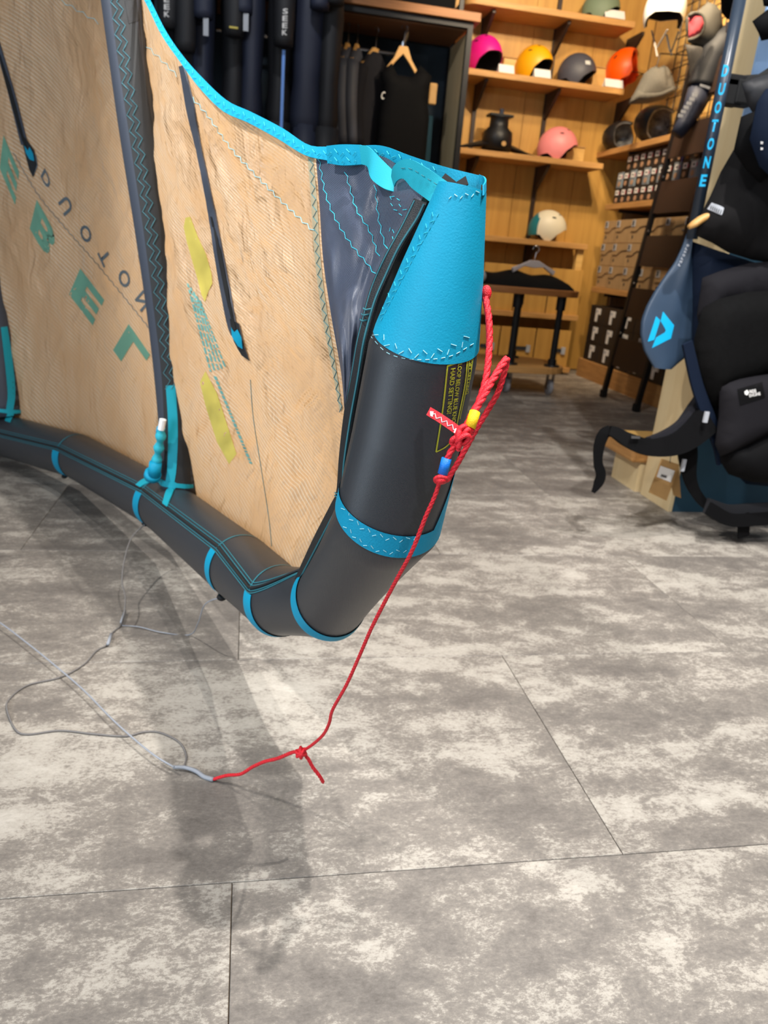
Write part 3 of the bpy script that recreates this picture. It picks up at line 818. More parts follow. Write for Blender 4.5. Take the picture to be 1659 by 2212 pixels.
# batten sleeves on the canopy
def batten(pix, w, tip_pts, blue, slot):
    decal('batten_sleeve', 'strut_cloth', kite, can_bvh, band_polys(pix, w, 40), 0.003, 20, solid=0.003)
    decal('batten_slot', 'slot_black', kite, can_bvh, band_polys(slot, [3, 9, 8, 5], 24), 0.0058, 16)
    decal('batten_tip', 'black_tape', kite, can_bvh, [tip_pts], 0.004, 12, solid=0.002)
    decal('batten_end', 'blue_pu', kite, can_bvh, [blue], 0.006, 8)
batten([(391, 128), (402, 170), (425, 285), (455, 430), (478, 560), (502, 690), (512, 722)], [8, 17, 11, 12, 17, 19, 17], [(502, 688), (521, 700), (531, 745), (543, 779), (528, 768), (510, 735)],
       [(506, 706), (513, 718), (520, 712), (528, 728), (530, 752), (520, 745), (508, 728)], [(462, 468), (478, 540), (498, 640), (514, 712)])
batten([(-30, 10), (0, 108), (25, 195), (48, 285), (55, 312)], [10, 11, 12, 14, 14], [(48, 295), (56, 296), (76, 325), (82, 355), (74, 382), (66, 366), (58, 335)],
       [(56, 314), (64, 326), (68, 318), (76, 333), (78, 348), (68, 345), (60, 332)], [(2, 118), (25, 198), (48, 282), (60, 318)])
decal('batten_patch', 'grey_tip', kite, can_bvh, [[(62, 335), (80, 335), (83, 358), (74, 382), (66, 366)]], 0.003, 10)

# prints on the canopy, seen from the back of the cloth
for ch, o, U, V in (('L', (279, 700), (46, 66), (-34, 56)), ('E', (174, 580), (52, 68), (-24, 56)), ('B', (80, 432), (43, 74), (-15, 62)), ('E', (8, 292), (34, 80), (-8, 72))):
    decal('canopy_letter', 'print_green', kite, can_bvh, text_polys(ch, o, U, V, 0.045), 0.0012, 14)
for ch, o, U, V in (('D', (97, 363), (15, 30), (-9, 18)), ('U', (146, 420), (14, 30), (-20, 18)), ('O', (186, 480), (17, 32), (-17, 18)), ('T', (228, 531), (14, 31), (-17, 17)), ('O', (270, 576), (17, 31), (-18, 21)), ('N', (310, 626), (14, 28), (-18, 21))):
    decal('canopy_letter', 'print_grey', kite, can_bvh, text_polys(ch, o, U, V, 0.02), 0.0012, 12)
decal('canopy_mark', 'print_yellow', kite, can_bvh, [[(402, 470), (412, 468), (430, 515), (446, 548), (458, 590), (460, 612), (450, 632), (444, 652), (436, 636), (424, 590), (404, 520), (398, 490)]], 0.0012, 14)
decal('canopy_mark', 'print_yellow', kite, can_bvh, [[(433, 826), (445, 802), (470, 850), (512, 980), (496, 1002), (470, 955), (446, 880)]], 0.0012, 14)
polys = []
for row in range(5):
    a = np.array([404 + row * 6.5, 612 + row * 9.0]); b = a + np.array([50 + row * 1.5, 190 - row * 11.0])
    t = 0.0
    while t < 1.0:
        ln = rng.uniform(0.03, 0.10); c = a + (b - a) * t; d = a + (b - a) * min(1, t + ln)
        q = np.array([4.3, 1.2]); polys.append([c, d, d + q, c + q]); t += ln + rng.uniform(0.012, 0.03)
decal('canopy_print', 'print_teal', kite, can_bvh, polys, 0.0012, 20)
polys = []; a = np.array([462, 812.0]); b = np.array([541, 1003.0]); t = 0.0
while t < 1.0:
    ln = rng.uniform(0.02, 0.05); c = a + (b - a) * t; d = a + (b - a) * min(1, t + ln)
    q = np.array([6.5, 1.5]); polys.append([c, d, d + q, c + q]); t += ln + 0.012
decal('canopy_print', 'print_teal', kite, can_bvh, polys, 0.0012, 20)

# yellow-green setting label printed on the wingtip tube
def tip_decal(name, polys, material='print_olive', maxlen=10): decal(name, material, kite, tube_bvh, polys, 0.0009, maxlen)
tip_decal('label_frame', band_polys([(966, 791), (956, 880), (941, 976)], 3.2, 12) + band_polys([(965, 791), (990, 782), (1009, 769)], 3.5, 8) + band_polys([(941, 976), (960, 966), (974, 953)], 2.4, 8)
          + band_polys([(1009, 769), (1003, 830), (988, 905), (978, 950)], 2.6, 14) + band_polys([(1013, 766), (1007, 830), (992, 905)], 1.6, 14) + band_polys([(1022, 760), (1014, 820)], 1.6, 8))
tip_decal('label_text', text_polys('HARD SETTING!', (973, 796), (-9, 98), (10, -1.5), 0.02))
tip_decal('label_text', text_polys('LOOP BELOW BLUE KNOT', (988, 787), (-15, 134), (9, -2), 0.02))
tip_decal('label_text', text_polys('SOFT SETTING', (1013, 772), (-9, 80), (6, -2), 0.02))

# ------------------------------------------------------------------ lines
mat('red_line', (222, 28, 44), 0.5, bump=0.6, bscale=900, noise=0.18, nscale=500)
mat('red_tape', (205, 18, 34), 0.45, bump=0.3, bscale=700)
mat('yellow_wrap', (238, 190, 0), 0.6, bump=0.5, bscale=1200)
mat('blue_wrap', (0, 110, 205), 0.5, bump=0.3, bscale=900)
mat('grey_line', (120, 116, 114), 0.6, bump=0.4, bscale=900)
mat('pale_line', (150, 154, 162), 0.55, bump=0.4, bscale=900)
red = empty('pigtail_line', (0.09, 0.92, 0.0), 0, 'bright red braided pigtail line knotted to the kite wingtip and hanging to the floor', 'line')
def rope(name, material, pix, r, root, n=40, twist=True):
    c = pix_pts(pix, n); m = MB()
    if twist:
        for k in range(3):
            pts = []
            L = np.r_[0, np.cumsum([np.linalg.norm(c[i + 1] - c[i]) for i in range(n - 1)])]
            nn = max(n, int(L[-1] / (r * 1.1)))
            C3 = np.array(c); ss = np.linspace(0, L[-1], nn)
            q = np.stack([np.interp(ss, L, C3[:, j]) for j in range(3)], axis=1)
            e = np.array([1.0, 0, 0])
            for i in range(nn):
                t = unit(q[min(i + 1, nn - 1)] - q[max(i - 1, 0)]); e = unit(e - t * np.dot(e, t)); g = np.cross(t, e)
                a = ss[i] / (r * 7.0) * 2 * math.pi + k * 2.094
                pts.append(q[i] + r * 0.42 * (math.cos(a) * e + math.sin(a) * g))
            m.tube(pts, r * 0.66, 6)
    else:
        m.tube(c, r, 8)
    return m.build(name, material, root, smooth=True)
rope('upper_strand', 'red_line', [(1046, 628, 0.722), (1050, 650, 0.712), (1056, 690, 0.706), (1057, 745, 0.704), (1052, 803, 0.702), (1043, 844, 0.700), (1026, 887, 0.696), (1004, 928, 0.690)], 0.0034, red)
rope('loop_strand', 'red_line', [(1006, 925, 0.688), (1022, 892, 0.688), (1038, 867, 0.690), (1064, 821, 0.695), (1086, 786, 0.700), (1095, 775, 0.704)], 0.0036, red)
rope('loop_strand', 'red_line', [(1095, 775, 0.704), (1091, 799, 0.709), (1075, 849, 0.716), (1052, 889, 0.724), (1025, 934, 0.730), (995, 989, 0.742), (966, 1038, 0.76)], 0.0030, red)
m = MB(); m.lathe_ball(P(1050, 634, 0.715), np.array([0.0055, 0.005, 0.008]), 12, 8); m.build('end_knot', 'red_line', red, smooth=True)
m = MB()
for (x, y, z, r) in ((996, 932, .683, .0052), (1006, 938, .684, .0050), (990, 946, .682, .0052), (1001, 950, .681, .0054), (1010, 930, .686, .0045), (985, 952, .684, .0042), (992, 958, .683, .0045)):
    c = P(x, y, z); a = rng.uniform(0, 3)
    m.tube([c + r * (math.cos(t) * (_rt * math.cos(a) + _dn * math.sin(a)) + math.sin(t) * (_fwd * 0.6 + _dn * 0.6)) for t in np.linspace(0, 6.28, 16)], 0.0027, 7)
m.build('knot', 'red_line', red, smooth=True)
m = MB(); U = spline([(927, 889, .698), (950, 903, .690), (975, 920, .684), (995, 935, .682)], 14)
m.grid(lambda x, y: P(U[int(round(x * 13))][0] + 9 * (y - 0.5), U[int(round(x * 13))][1] - 17 * (y - 0.5), U[int(round(x * 13))][2]), 14, 4)
tabo = m.build('pull_tab', 'red_tape', red, smooth=True, solid=0.003, offset=0.0)
tb = bvh_of(tabo)
stitch('tab_zigzag', 'white_thread', red, tb, [(934, 895), (955, 908), (988, 930)], 4, 6, 0.0004, off=0.002)
for q in ([(931, 890), (939, 891), (937, 902), (932, 900)], [(984, 926), (991, 928), (986, 938), (980, 935)]):
    decal('tab_mark', 'white_thread', tabo if False else red, tb, [q], 0.0022, 8)
m = MB(); m.tube([P(1026, 890, 0.688), P(1015, 925, 0.684)], 0.0052, 14); m.build('yellow_wrap', 'yellow_wrap', red, smooth=True)
rope('lower_strand', 'red_line', [(988, 955, 0.685), (976, 972, 0.686), (966, 992, 0.688), (957, 1022, 0.692), (952, 1036, 0.694)], 0.0030, red, 20)
m = MB(); m.tube([P(965, 990, 0.687), P(956, 1024, 0.691)], 0.0048, 14); m.build('blue_wrap', 'blue_wrap', red, smooth=True)
m = MB(); m.lathe_ball(P(952, 1036, 0.692), np.array([0.0058, 0.0055, 0.0048]), 12, 8); m.tube([P(952, 1036, .692) + 0.0052 * (math.cos(t) * _rt + math.sin(t) * (_fwd * .8 + _dn * .5)) for t in np.linspace(0, 6.28, 14)], 0.0022, 6); m.build('stopper_knot', 'red_line', red, smooth=True)
rope('hanging_strand', 'red_line', [(950, 1040, 0.694), (938, 1075, 0.700), (920, 1115, 0.708), (890, 1190, 0.73), (855, 1255, 0.765), (825, 1312, 0.80), (800, 1362, 0.83), (775, 1420, 0.865), (748, 1480, 0.90), (719, 1532, 0.94), (711, 1562, 0.97), (699, 1586, 1.0), (678, 1606, 1.04), (655, 1622, 1.08)], 0.0022, red, 120)
rope('floor_strand', 'red_line', [(650, 1624, 1.08), (632, 1625, 1.10), (600, 1638, 1.13), (572, 1645, 1.16), (545, 1657, 1.19), (520, 1672, 1.215), (490, 1675, 1.24), (462, 1683, 1.255)], 0.0029, red, 60)
rope('line_tail', 'red_line', [(654, 1626, 1.08), (666, 1640, 1.08), (676, 1658, 1.085), (690, 1676, 1.09), (698, 1690, 1.10)], 0.0027, red, 30)
m = MB(); m.lathe_ball(P(650, 1626, 1.075), np.array([0.0085, 0.0075, 0.006]), 12, 8)
for a in (0.3, 1.5, 2.4):
    m.tube([P(650, 1626, 1.075) + 0.0075 * (math.cos(t) * (_rt * math.cos(a) + _dn * math.sin(a)) + math.sin(t) * _fwd) for t in np.linspace(0, 6.28, 14)], 0.0026, 6)
m.build('knot', 'red_line', red, smooth=True)

gl = empty('bridle_line', onZ(200, 1480, 0.0), 0, 'thin grey bridle line looping over the floor from the leading edge to the red line', 'line')
def zfl(x, y, h=0.004):
    d = ray(x, y); return (h - CAM_H) / d[2]
m = MB(); m.tube(pix_pts([(461, 1684, 1.255), (441, 1678, 1.262), (424, 1666, 1.268), (400, 1658, 1.272), (374, 1657, 1.270)], 20), [0.0042 - 0.00006 * i for i in range(20)], 8); m.build('line_sleeve', 'pale_line', gl, smooth=True)
def fline(name, pix, r, h=0.004, material='grey_line', n=60):
    rope(name, material, [(x, y, zfl(x, y, h)) for x, y in pix], r, gl, n, False)
fline('taut_line', [(376, 1657), (340, 1636), (300, 1605), (245, 1556), (180, 1490), (110, 1430), (60, 1390), (0, 1345), (-90, 1290)], 0.0016, 0.02, 'pale_line')
fline('slack_line', [(398, 1657), (402, 1630), (386, 1602), (345, 1582), (310, 1581), (270, 1590), (200, 1585), (130, 1578), (60, 1586), (33, 1575), (15, 1532), (22, 1508), (60, 1480), (130, 1463), (180, 1436), (208, 1406), (232, 1392), (240, 1370), (262, 1351)], 0.0017, 0.003, 'grey_line', 120)
rope('rising_line', 'grey_line', [(262, 1351, zfl(262, 1351, 0.005)), (268, 1325, 1.70), (271, 1290, 1.74), (264, 1258, 1.78), (268, 1215, 1.82), (284, 1162, 1.88), (316, 1130, 1.93)], 0.0018, gl, 40, False)
rope('rising_line', 'pale_line', [(262, 1351, zfl(262, 1351, 0.005)), (300, 1354, zfl(300, 1354, .005)), (350, 1366, zfl(350, 1366, .005)), (410, 1371, zfl(410, 1371, .005)), (428, 1345, 1.58), (440, 1310, 1.52), (456, 1297, 1.47), (478, 1291, 1.44)], 0.0013, gl, 50, False)
for a, b in (((240, 1370), (233, 1392)), ((270, 1320), (262, 1345))):
    m = MB(); m.tube([P(a[0], a[1], zfl(*a) - 0.01), P(b[0], b[1], zfl(*b) - 0.01)], 0.0035, 8); m.build('line_sleeve', 'pale_line', gl, smooth=True)
for x, y, z in ((479, 1290, 1.42), (314, 1131, 1.94), (139, 1029, 2.44)):
    m = MB(); m.lathe_ball(P(x, y, z), np.array([0.010, 0.010, 0.007]), 10, 6); m.build('attachment_knot', 'slot_black', gl, smooth=True)
# ---- regroup small pieces of the kite under the part they are sewn or printed on
def first_child(n): return next(o for o in kite.children if o.name.split('.')[0] == n)
REGROUP = {'cover_stitch': 'wingtip_cover', 'mouth_lining': 'wingtip_cover', 'band_stitch': 'blue_band', 'hem_stitch': 'trailing_edge_hem', 'zigzag_stitch': 'strut', 'strut_slot': 'strut',
           'label_frame': 'wingtip_tube', 'label_text': 'wingtip_tube', 'canopy_letter': 'canopy', 'canopy_mark': 'canopy', 'canopy_print': 'canopy', 'canopy_stitch': 'canopy', 'canopy_seam': 'canopy',
           'panel_stitch': 'tip_panel', 'flap_edge': 'seam_flap', 'flap_bartack': 'seam_flap', 'edge_seam': 'leading_edge_tube', 'joint_thread': 'leading_edge_tube', 'tab_stitch': 'webbing_loop', 'hose_clamp': 'inflation_hose', 'hose_valve': 'inflation_hose', 'hose_sleeve': 'inflation_hose'}
for o in list(kite.children):
    t = REGROUP.get(o.name.split('.')[0])
    if t: o.parent = first_child(t)
# ------------------------------------------------------------------ shared builders for the shop
def copy_tree(o, parent=None):
    c = o.copy(); COL.objects.link(c); c.parent = parent
    for ch in list(o.children): copy_tree(ch, c)
    return c
def loft(m, rows, n=20, cap=True):
    """rows: (cx,cy,cz,hw,hd[,yaw]) elliptical sections"""
    V = []
    for r in rows:
        cx, cy, cz, hw, hd = r[:5]; yw = r[5] if len(r) > 5 else 0.0
        for j in range(n):
            a = 2 * math.pi * j / n
            x, y = hw * math.copysign(abs(math.cos(a)) ** 0.8, math.cos(a)), hd * math.copysign(abs(math.sin(a)) ** 0.8, math.sin(a))
            V.append((cx + x * math.cos(yw) - y * math.sin(yw), cy + x * math.sin(yw) + y * math.cos(yw), cz))
    k = len(rows)
    Fc = [(i * n + j, i * n + (j + 1) % n, (i + 1) * n + (j + 1) % n, (i + 1) * n + j) for i in range(k - 1) for j in range(n)]
    if cap: Fc += [tuple(range(n - 1, -1, -1)), tuple((k - 1) * n + j for j in range(n))]
    m.add(V, Fc); return m
def pillow(name, material, parent, outline, ext, th, R, maxlen=0.035, smooth=True, wrinkle=0.0, seed=1, back=0.4):
    """soft solid: outline = coplanar world points, ext = unit vector to the front, domed by th with edge radius R"""
    o = np.array([np.asarray(p, float) for p in outline]); c = o.mean(0); ext = unit(ext)
    u = unit(o[1] - o[0]); u = unit(u - ext * np.dot(u, ext)); v = np.cross(ext, u)
    q = np.stack([(o - c) @ u, (o - c) @ v], axis=1)
    V, Fc = refine([list(q)], maxlen)
    V = np.array(V)
    def dist(p):
        best = 1e9
        for i in range(len(q)):
            a, b = q[i], q[(i + 1) % len(q)]; ab = b - a; t = min(1, max(0, np.dot(p - a, ab) / (np.dot(ab, ab) + 1e-12)))
            best = min(best, np.linalg.norm(p - a - ab * t))
        return best
    ds = np.array([dist(p) for p in V]); k = 1 - np.minimum(ds / R, 1.0); h = th * np.sqrt(np.maximum(0, 1 - k * k))
    wr = np.array([wrinkle * vnoise(p[0] * 14 + p[1] * 5, p[1] * 9, seed) for p in V]) * np.minimum(1, ds / R)
    e = np.array([c + u * p[0] + v * p[1] for p in V])
    A = [e[i] + ext * (h[i] + wr[i] + 0.002) for i in range(len(V))]; B = [e[i] - ext * (h[i] * back + 0.002) for i in range(len(V))]
    n = len(V); m = MB()
    cnt = {}
    for f in Fc:
        for i in range(len(f)):
            a, b = f[i], f[(i + 1) % len(f)]; cnt[(min(a, b), max(a, b))] = cnt.get((min(a, b), max(a, b)), []) + [(a, b)]
    F2 = list(Fc) + [tuple(n + i for i in reversed(f)) for f in Fc] + [(e_[0][1], e_[0][0], n + e_[0][0], n + e_[0][1]) for e_ in cnt.values() if len(e_) == 1]
    m.add(A + B, F2)
    return m.build(name, material, parent, smooth=smooth)
mat('cardboard', (186, 146, 92), 0.8, noise=0.08, nscale=20)
mat('cardboard_dim', (170, 138, 96), 0.85, noise=0.08, nscale=20)
mat('white_card', (232, 230, 228), 0.7)
mat('label_grey', (176, 180, 188), 0.6)
mat('ink', (40, 42, 48), 0.7)
mat('chrome', (190, 192, 198), 0.2, 1.0)
mat('dark_box', (38, 30, 26), 0.55, noise=0.1, nscale=30)
mat('neoprene', (26, 27, 32), 0.62, bump=0.12, bscale=300)
mat('neoprene_navy', (36, 42, 62), 0.6, bump=0.12, bscale=300)
mat('neoprene_grey', (52, 54, 62), 0.6, bump=0.12, bscale=300)
mat('fabric_black', (10, 10, 12), 0.8, spec=0.12, bump=0.2, bscale=500)
mat('fabric_char', (34, 34, 39), 0.8, spec=0.12, bump=0.3, bscale=500)
mat('fabric_navy', (18, 28, 46), 0.75, spec=0.12, bump=0.2, bscale=400)
mat('hanger_wood', (214, 164, 96), 0.45)
mat('hanger_metal', (150, 152, 160), 0.3, 1.0)
mat('lining_black', (10, 10, 11), 0.8)

# ------------------------------------------------------------------ alcove shelves on the back wall
SH = [2.665, 2.215, 1.680, 1.070]
def rounded_board(x0, x1, y0, y1, z0, z1, rad, left=True):
    pts = [(x1, y0), (x1, y1), (x0, y1)]
    if left:
        pts += [(x0 + rad - rad * math.cos(a), y0 + rad - rad * math.sin(a)) for a in np.linspace(0, math.pi / 2, 9)]
    else: pts.append((x0, y0))
    m = MB(); m.prism([(x, y, z0) for x, y in pts][::-1], (0, 0, z1 - z0)); return m
snames = ['plywood wall shelf nearest the ceiling, above the row of bright helmets', 'plywood wall shelf carrying the magenta, yellow, grey and orange helmets',
          'plywood wall shelf carrying the black bottle base and light pink helmet', 'plywood wall shelf carrying the cream and teal helmet']
for k, z in enumerate(SH):
    x0, x1 = (1.50, 2.83) if k < 2 else ((1.50, 2.76) if k == 2 else (1.55, 2.74))
    s = empty('wall_shelf', ((x0 + x1) / 2, 6.25, z - 0.04), 0, snames[k], 'shelf', 'plywood shelves in the alcove')
    rounded_board(x0, x1, 6.10, BY, z - 0.042, z, 0.10).build('board', 'ply_edge', s, bevel=0.003)
    for bx in (1.735, 2.325, 2.93):
        if bx > x1 + 0.12: continue
        m = MB(); t = 0.022
        m.prism([(bx - t / 2, BY - 0.02, z - 0.042), (bx - t / 2, BY - 0.27, z - 0.042), (bx - t / 2, BY - 0.27, z - 0.065), (bx - t / 2, BY - 0.05, z - 0.22), (bx - t / 2, BY - 0.02, z - 0.22)], (t, 0, 0))
        m.build('bracket', 'brown_steel', s)
for i, bx in enumerate((1.735, 2.325)):
    m = MB(); m.box((bx, BY - 0.012, 1.6), (0.032, 0.022, 3.1)); o = m.build('shelf_upright', 'brown_steel')
    tag(o, ('dark slotted upright on the plywood wall beside the clothing rack', 'dark slotted upright on the plywood wall behind the yellow and grey helmets', 'dark slotted upright on the plywood wall by the side wall corner')[i], 'upright', 'shelf uprights')

# helmets
def rotm(yaw, pitch, roll):
    cz, sz = math.cos(yaw), math.sin(yaw); cp, sp = math.cos(pitch), math.sin(pitch); cr, sr = math.cos(roll), math.sin(roll)
    Rz = np.array([[cz, -sz, 0], [sz, cz, 0], [0, 0, 1]]); Ry = np.array([[cp, 0, -sp], [0, 1, 0], [sp, 0, cp]]); Rx = np.array([[1, 0, 0], [0, cr, -sr], [0, sr, cr]])
    return Rz @ Ry @ Rx
def helmet(c, yaw, pitch, roll, shell, label, liner='lining_black', second=None, badge=None, s=1.0, group=None, straps=True, cat='helmet', vents=True, cutx=0.02):
    """front of the helmet is local +x"""
    c = np.asarray(c, float); R = rotm(yaw, pitch, roll)
    def thmax(a):
        d = abs((math.degrees(a) + 180) % 360 - 180)
        return math.radians(np.interp(d, [0, 35, 62, 80, 100, 118, 145, 180], [84, 86, 100, 121, 121, 104, 106, 110]))
    def pt(a, th, k):
        return np.array([0.150 * math.sin(th) * math.cos(a), 0.116 * math.sin(th) * math.sin(a), 0.150 * math.cos(th)]) * k * s
    na, nt_ = 40, 16
    zmin = min((R @ pt(a, thmax(a), 1.0))[2] for a in np.linspace(0, 6.28, 60))
    base = c - np.array([0, 0, zmin])
    root = empty('helmet', c, 0, label, cat, group)
    def shellmesh(k, sel=None):
        m = MB(); V = []
        for i in range(na):
            a = 2 * math.pi * i / na; tm = thmax(a)
            for j in range(nt_): V.append(base + R @ pt(a, tm * j / (nt_ - 1), k))
        Fc = []
        for i in range(na):
            for j in range(nt_ - 1):
                f = (i * nt_ + j, i * nt_ + j + 1, ((i + 1) % na) * nt_ + j + 1, ((i + 1) % na) * nt_ + j)
                if sel:
                    a = 2 * math.pi * (i + .5) / na; x = math.sin(thmax(a) * (j + .5) / (nt_ - 1)) * math.cos(a)
                    if not sel(x): continue
                Fc.append(f)
        m.add(V, Fc); return m
    if second:
        shellmesh(1.0, lambda x: x > cutx).build('shell', shell, root, smooth=True, solid=0.004)
        shellmesh(1.0, lambda x: x <= cutx).build('rear_shell', second, root, smooth=True, solid=0.004)
    else:
        shellmesh(1.0).build('shell', shell, root, smooth=True, solid=0.004)
    shellmesh(0.955).build('liner', liner, root, smooth=True, solid=0.012)
    if badge:
        for sy in (-1, 1):
            a = math.radians(52) * sy; o = []
            for da, dt in ((-0.16, -0.10), (0.16, -0.10), (0.16, 0.10), (-0.16, 0.10)):
                o.append(base + R @ pt(a + da, math.radians(66) + dt, 1.012))
            m = MB(); m.prism(o, (o[0] - base) * 0.004); m.build('badge', badge, root)
    if vents:
        for sy in (-1, 1):
            for a0, th in ((35, 38), (75, 52)):
                a = math.radians(a0) * sy; m = MB()
                o = [base + R @ pt(a + da, math.radians(th) + dt, 1.006) for da, dt in ((-0.12, -0.05), (0.12, -0.02), (0.12, 0.06), (-0.12, 0.04))]
                m.prism(o, (o[0] - base) * 0.002); m.build('vent', 'lining_black', root)
    if straps:
        for sy in (-1, 1):
            p0 = base + R @ pt(math.radians(88) * sy, math.radians(119), 0.95); p1 = base + R @ np.array([0.04, 0.0, -0.135]) * s
            p1[2] = max(p1[2], c[2] + 0.006); m = MB(); m.tube(list(spline([p0, (p0 + p1) / 2 + [0, 0, 0.004], p1], 8)), 0.005 * s, 6, flat=0.4); m.build('strap', 'neoprene', root)
    return root
mat('h_magenta', (222, 24, 140), 0.4); mat('h_brown', (74, 58, 54), 0.55); mat('h_yellow', (240, 170, 8), 0.4)
mat('h_grey', (74, 74, 84), 0.5); mat('h_orange', (250, 92, 4), 0.38); mat('h_pink', (240, 142, 142), 0.45)
mat('h_cream', (232, 222, 196), 0.45); mat('h_teal', (32, 122, 132), 0.45); mat('h_black', (24, 24, 26), 0.4); mat('h_white', (240, 240, 236), 0.35)
mat('h_orange_in', (214, 62, 4), 0.45)  # darker orange: shade of the hollow put into the liner colour
mat('h_green', (112, 128, 104), 0.6); mat('h_badge', (206, 208, 206), 0.4)
RD = math.radians
Yh = 6.23
def onshelf(px, py, z): # point of the shelf surface nearest the pixel column at the helmet depth
    p = onY(px, py, Yh); return np.array([p[0], Yh, z])
helmet(onshelf(1042, 135, SH[1]), RD(-62), RD(10), RD(0), 'h_magenta', 'magenta helmet with dark brown rear shell at the shelf end by the rack', second='h_brown', s=1.12, group='helmets', cutx=-0.25)
helmet(onshelf(1153, 145, SH[1]), RD(-52), RD(12), 0, 'h_yellow', 'bright yellow helmet with black lining on the shelf', s=1.05, group='helmets')
helmet(onshelf(1246, 160, SH[1]), RD(-28), RD(4), 0, 'h_grey', 'slate grey helmet with a pale badge on the shelf', badge='h_badge', s=1.0, group='helmets', vents=False)
helmet(onshelf(1348, 172, SH[1]) + [0, 0, 0.0], RD(-40), RD(62), RD(0), 'h_orange', 'orange helmet tipped up so its hollow orange inside shows', liner='h_orange_in', s=1.05, group='helmets')
helmet(onshelf(1204, 320, SH[2]), RD(-22), RD(6), 0, 'h_pink', 'light pink helmet on the shelf beside the black bottle base', s=1.07, group='helmets')
helmet(onshelf(1180, 510, SH[3]), RD(-14), RD(0), 0, 'h_cream', 'cream helmet with teal rear shell alone on its shelf', second='h_teal', s=1.06, group='helmets', cutx=-0.55)
helmet(np.array([onY(1300, 8, Yh)[0], Yh, SH[0]]), RD(-30), RD(0), 0, 'h_green', 'sage green helmet at the very top edge of the picture', s=0.95, group='helmets')
# price cards and small boards by the helmets
def card(px, py, z, y, w, label, tilt=0.4):
    p = onY(px, py, y); c = empty('price_card', (p[0], y, z), 0, label, 'card', 'price cards')
    m = MB(); m.prism([(p[0] - w / 2, y - 0.03, z + 0.002), (p[0] + w / 2, y - 0.03, z + 0.002), (p[0] + w / 2, y, z + 0.06), (p[0] - w / 2, y, z + 0.06)], (0, 0.001, 0.0015)); m.build('front', 'white_card', c)
    m = MB(); m.prism([(p[0] - w / 2, y + 0.03, z + 0.002), (p[0] + w / 2, y + 0.03, z + 0.002), (p[0] + w / 2, y + 0.001, z + 0.06), (p[0] - w / 2, y + 0.001, z + 0.06)], (0, 0.001, 0.0015)); m.build('back', 'white_card', c)
card(1094, 140, SH[1], 6.14, 0.12, 'white folded price card between the magenta and yellow helmets')
card(1172, 148, SH[1], 6.13, 0.13, 'white folded price card in front of the yellow helmet')
card(1326, 172, SH[1], 6.13, 0.15, 'white folded price card in front of the orange helmet')
card(1330, 10, SH[0], 6.13, 0.16, 'white folded price card beside the sage green helmet')
for px, z, w, h, lb in ((1098, SH[1], 0.16, 0.14, 'magenta helmet'), (1292, SH[1], 0.17, 0.16, 'slate grey helmet'), (1258, SH[2], 0.15, 0.12, 'light pink helmet'), (1075, SH[2], 0.15, 0.10, 'black bottle base'), (1228, SH[3], 0.12, 0.16, 'cream and teal helmet')):
    p = onY(px, 200, 6.33); r = empty('display_block', (p[0], 6.33, z), 0, 'plain plywood display block standing on the shelf behind the ' + lb, 'block', 'display blocks')
    m = MB(); m.box((p[0], 6.33, z + h / 2), (w, 0.10, h)); m.build('body', 'ply_light', r, bevel=0.002)
    m = MB(); m.box((p[0], 6.30, z + h + 0.004), (w, 0.06, 0.008)); m.build('lid', 'cardboard', r)
# black bottle-like base with flared feet
b0 = onshelf(1072, 318, SH[2]); r = empty('hydration_base', b0, 0, 'black bottle-shaped unit with flat lid and flared foil feet on the shelf', 'equipment')
m = MB(); m.lathe([(0.115, 0.02), (0.118, 0.10), (0.112, 0.15), (0.075, 0.185), (0.072, 0.25), (0.080, 0.255)], b0, 24); m.build('body', 'black_steel', r, smooth=True)
m = MB(); m.box(b0 + [0, 0, 0.265], (0.19, 0.12, 0.018)); m.build('lid', 'black_steel', r, bevel=0.004)
m = MB(); m.tube([b0 + [0.01, 0, 0.27], b0 + [0.01, 0, 0.315]], 0.018, 12); m.build('cap', 'neoprene_navy', r)
for sx in (-1, 1):
    m = MB(); rows = []
    for t in np.linspace(0, 1, 8): rows.append((b0[0] + sx * (0.08 + 0.24 * t), b0[1] - 0.02 * t, b0[2] + 0.004 + 0.055 * (1 - t) + 0.012, 0.02, 0.075 * (1 - 0.55 * t)))
    V = []
    m.grid(lambda x, y: np.array([b0[0] + sx * (0.08 + 0.24 * x), b0[1] + (y - 0.5) * 0.15 * (1 - 0.5 * x), b0[2] + 0.012 + 0.075 * (1 - x) * (1 - abs(y - 0.5))]), 8, 7); m.build('foil_foot', 'black_steel', r, smooth=True, solid=0.01)
m = MB(); m.tube([b0 + [0.02, -0.117, 0.06], b0 + [0.02, -0.124, 0.06]], 0.018, 14); m.build('badge', 'cardboard', r)

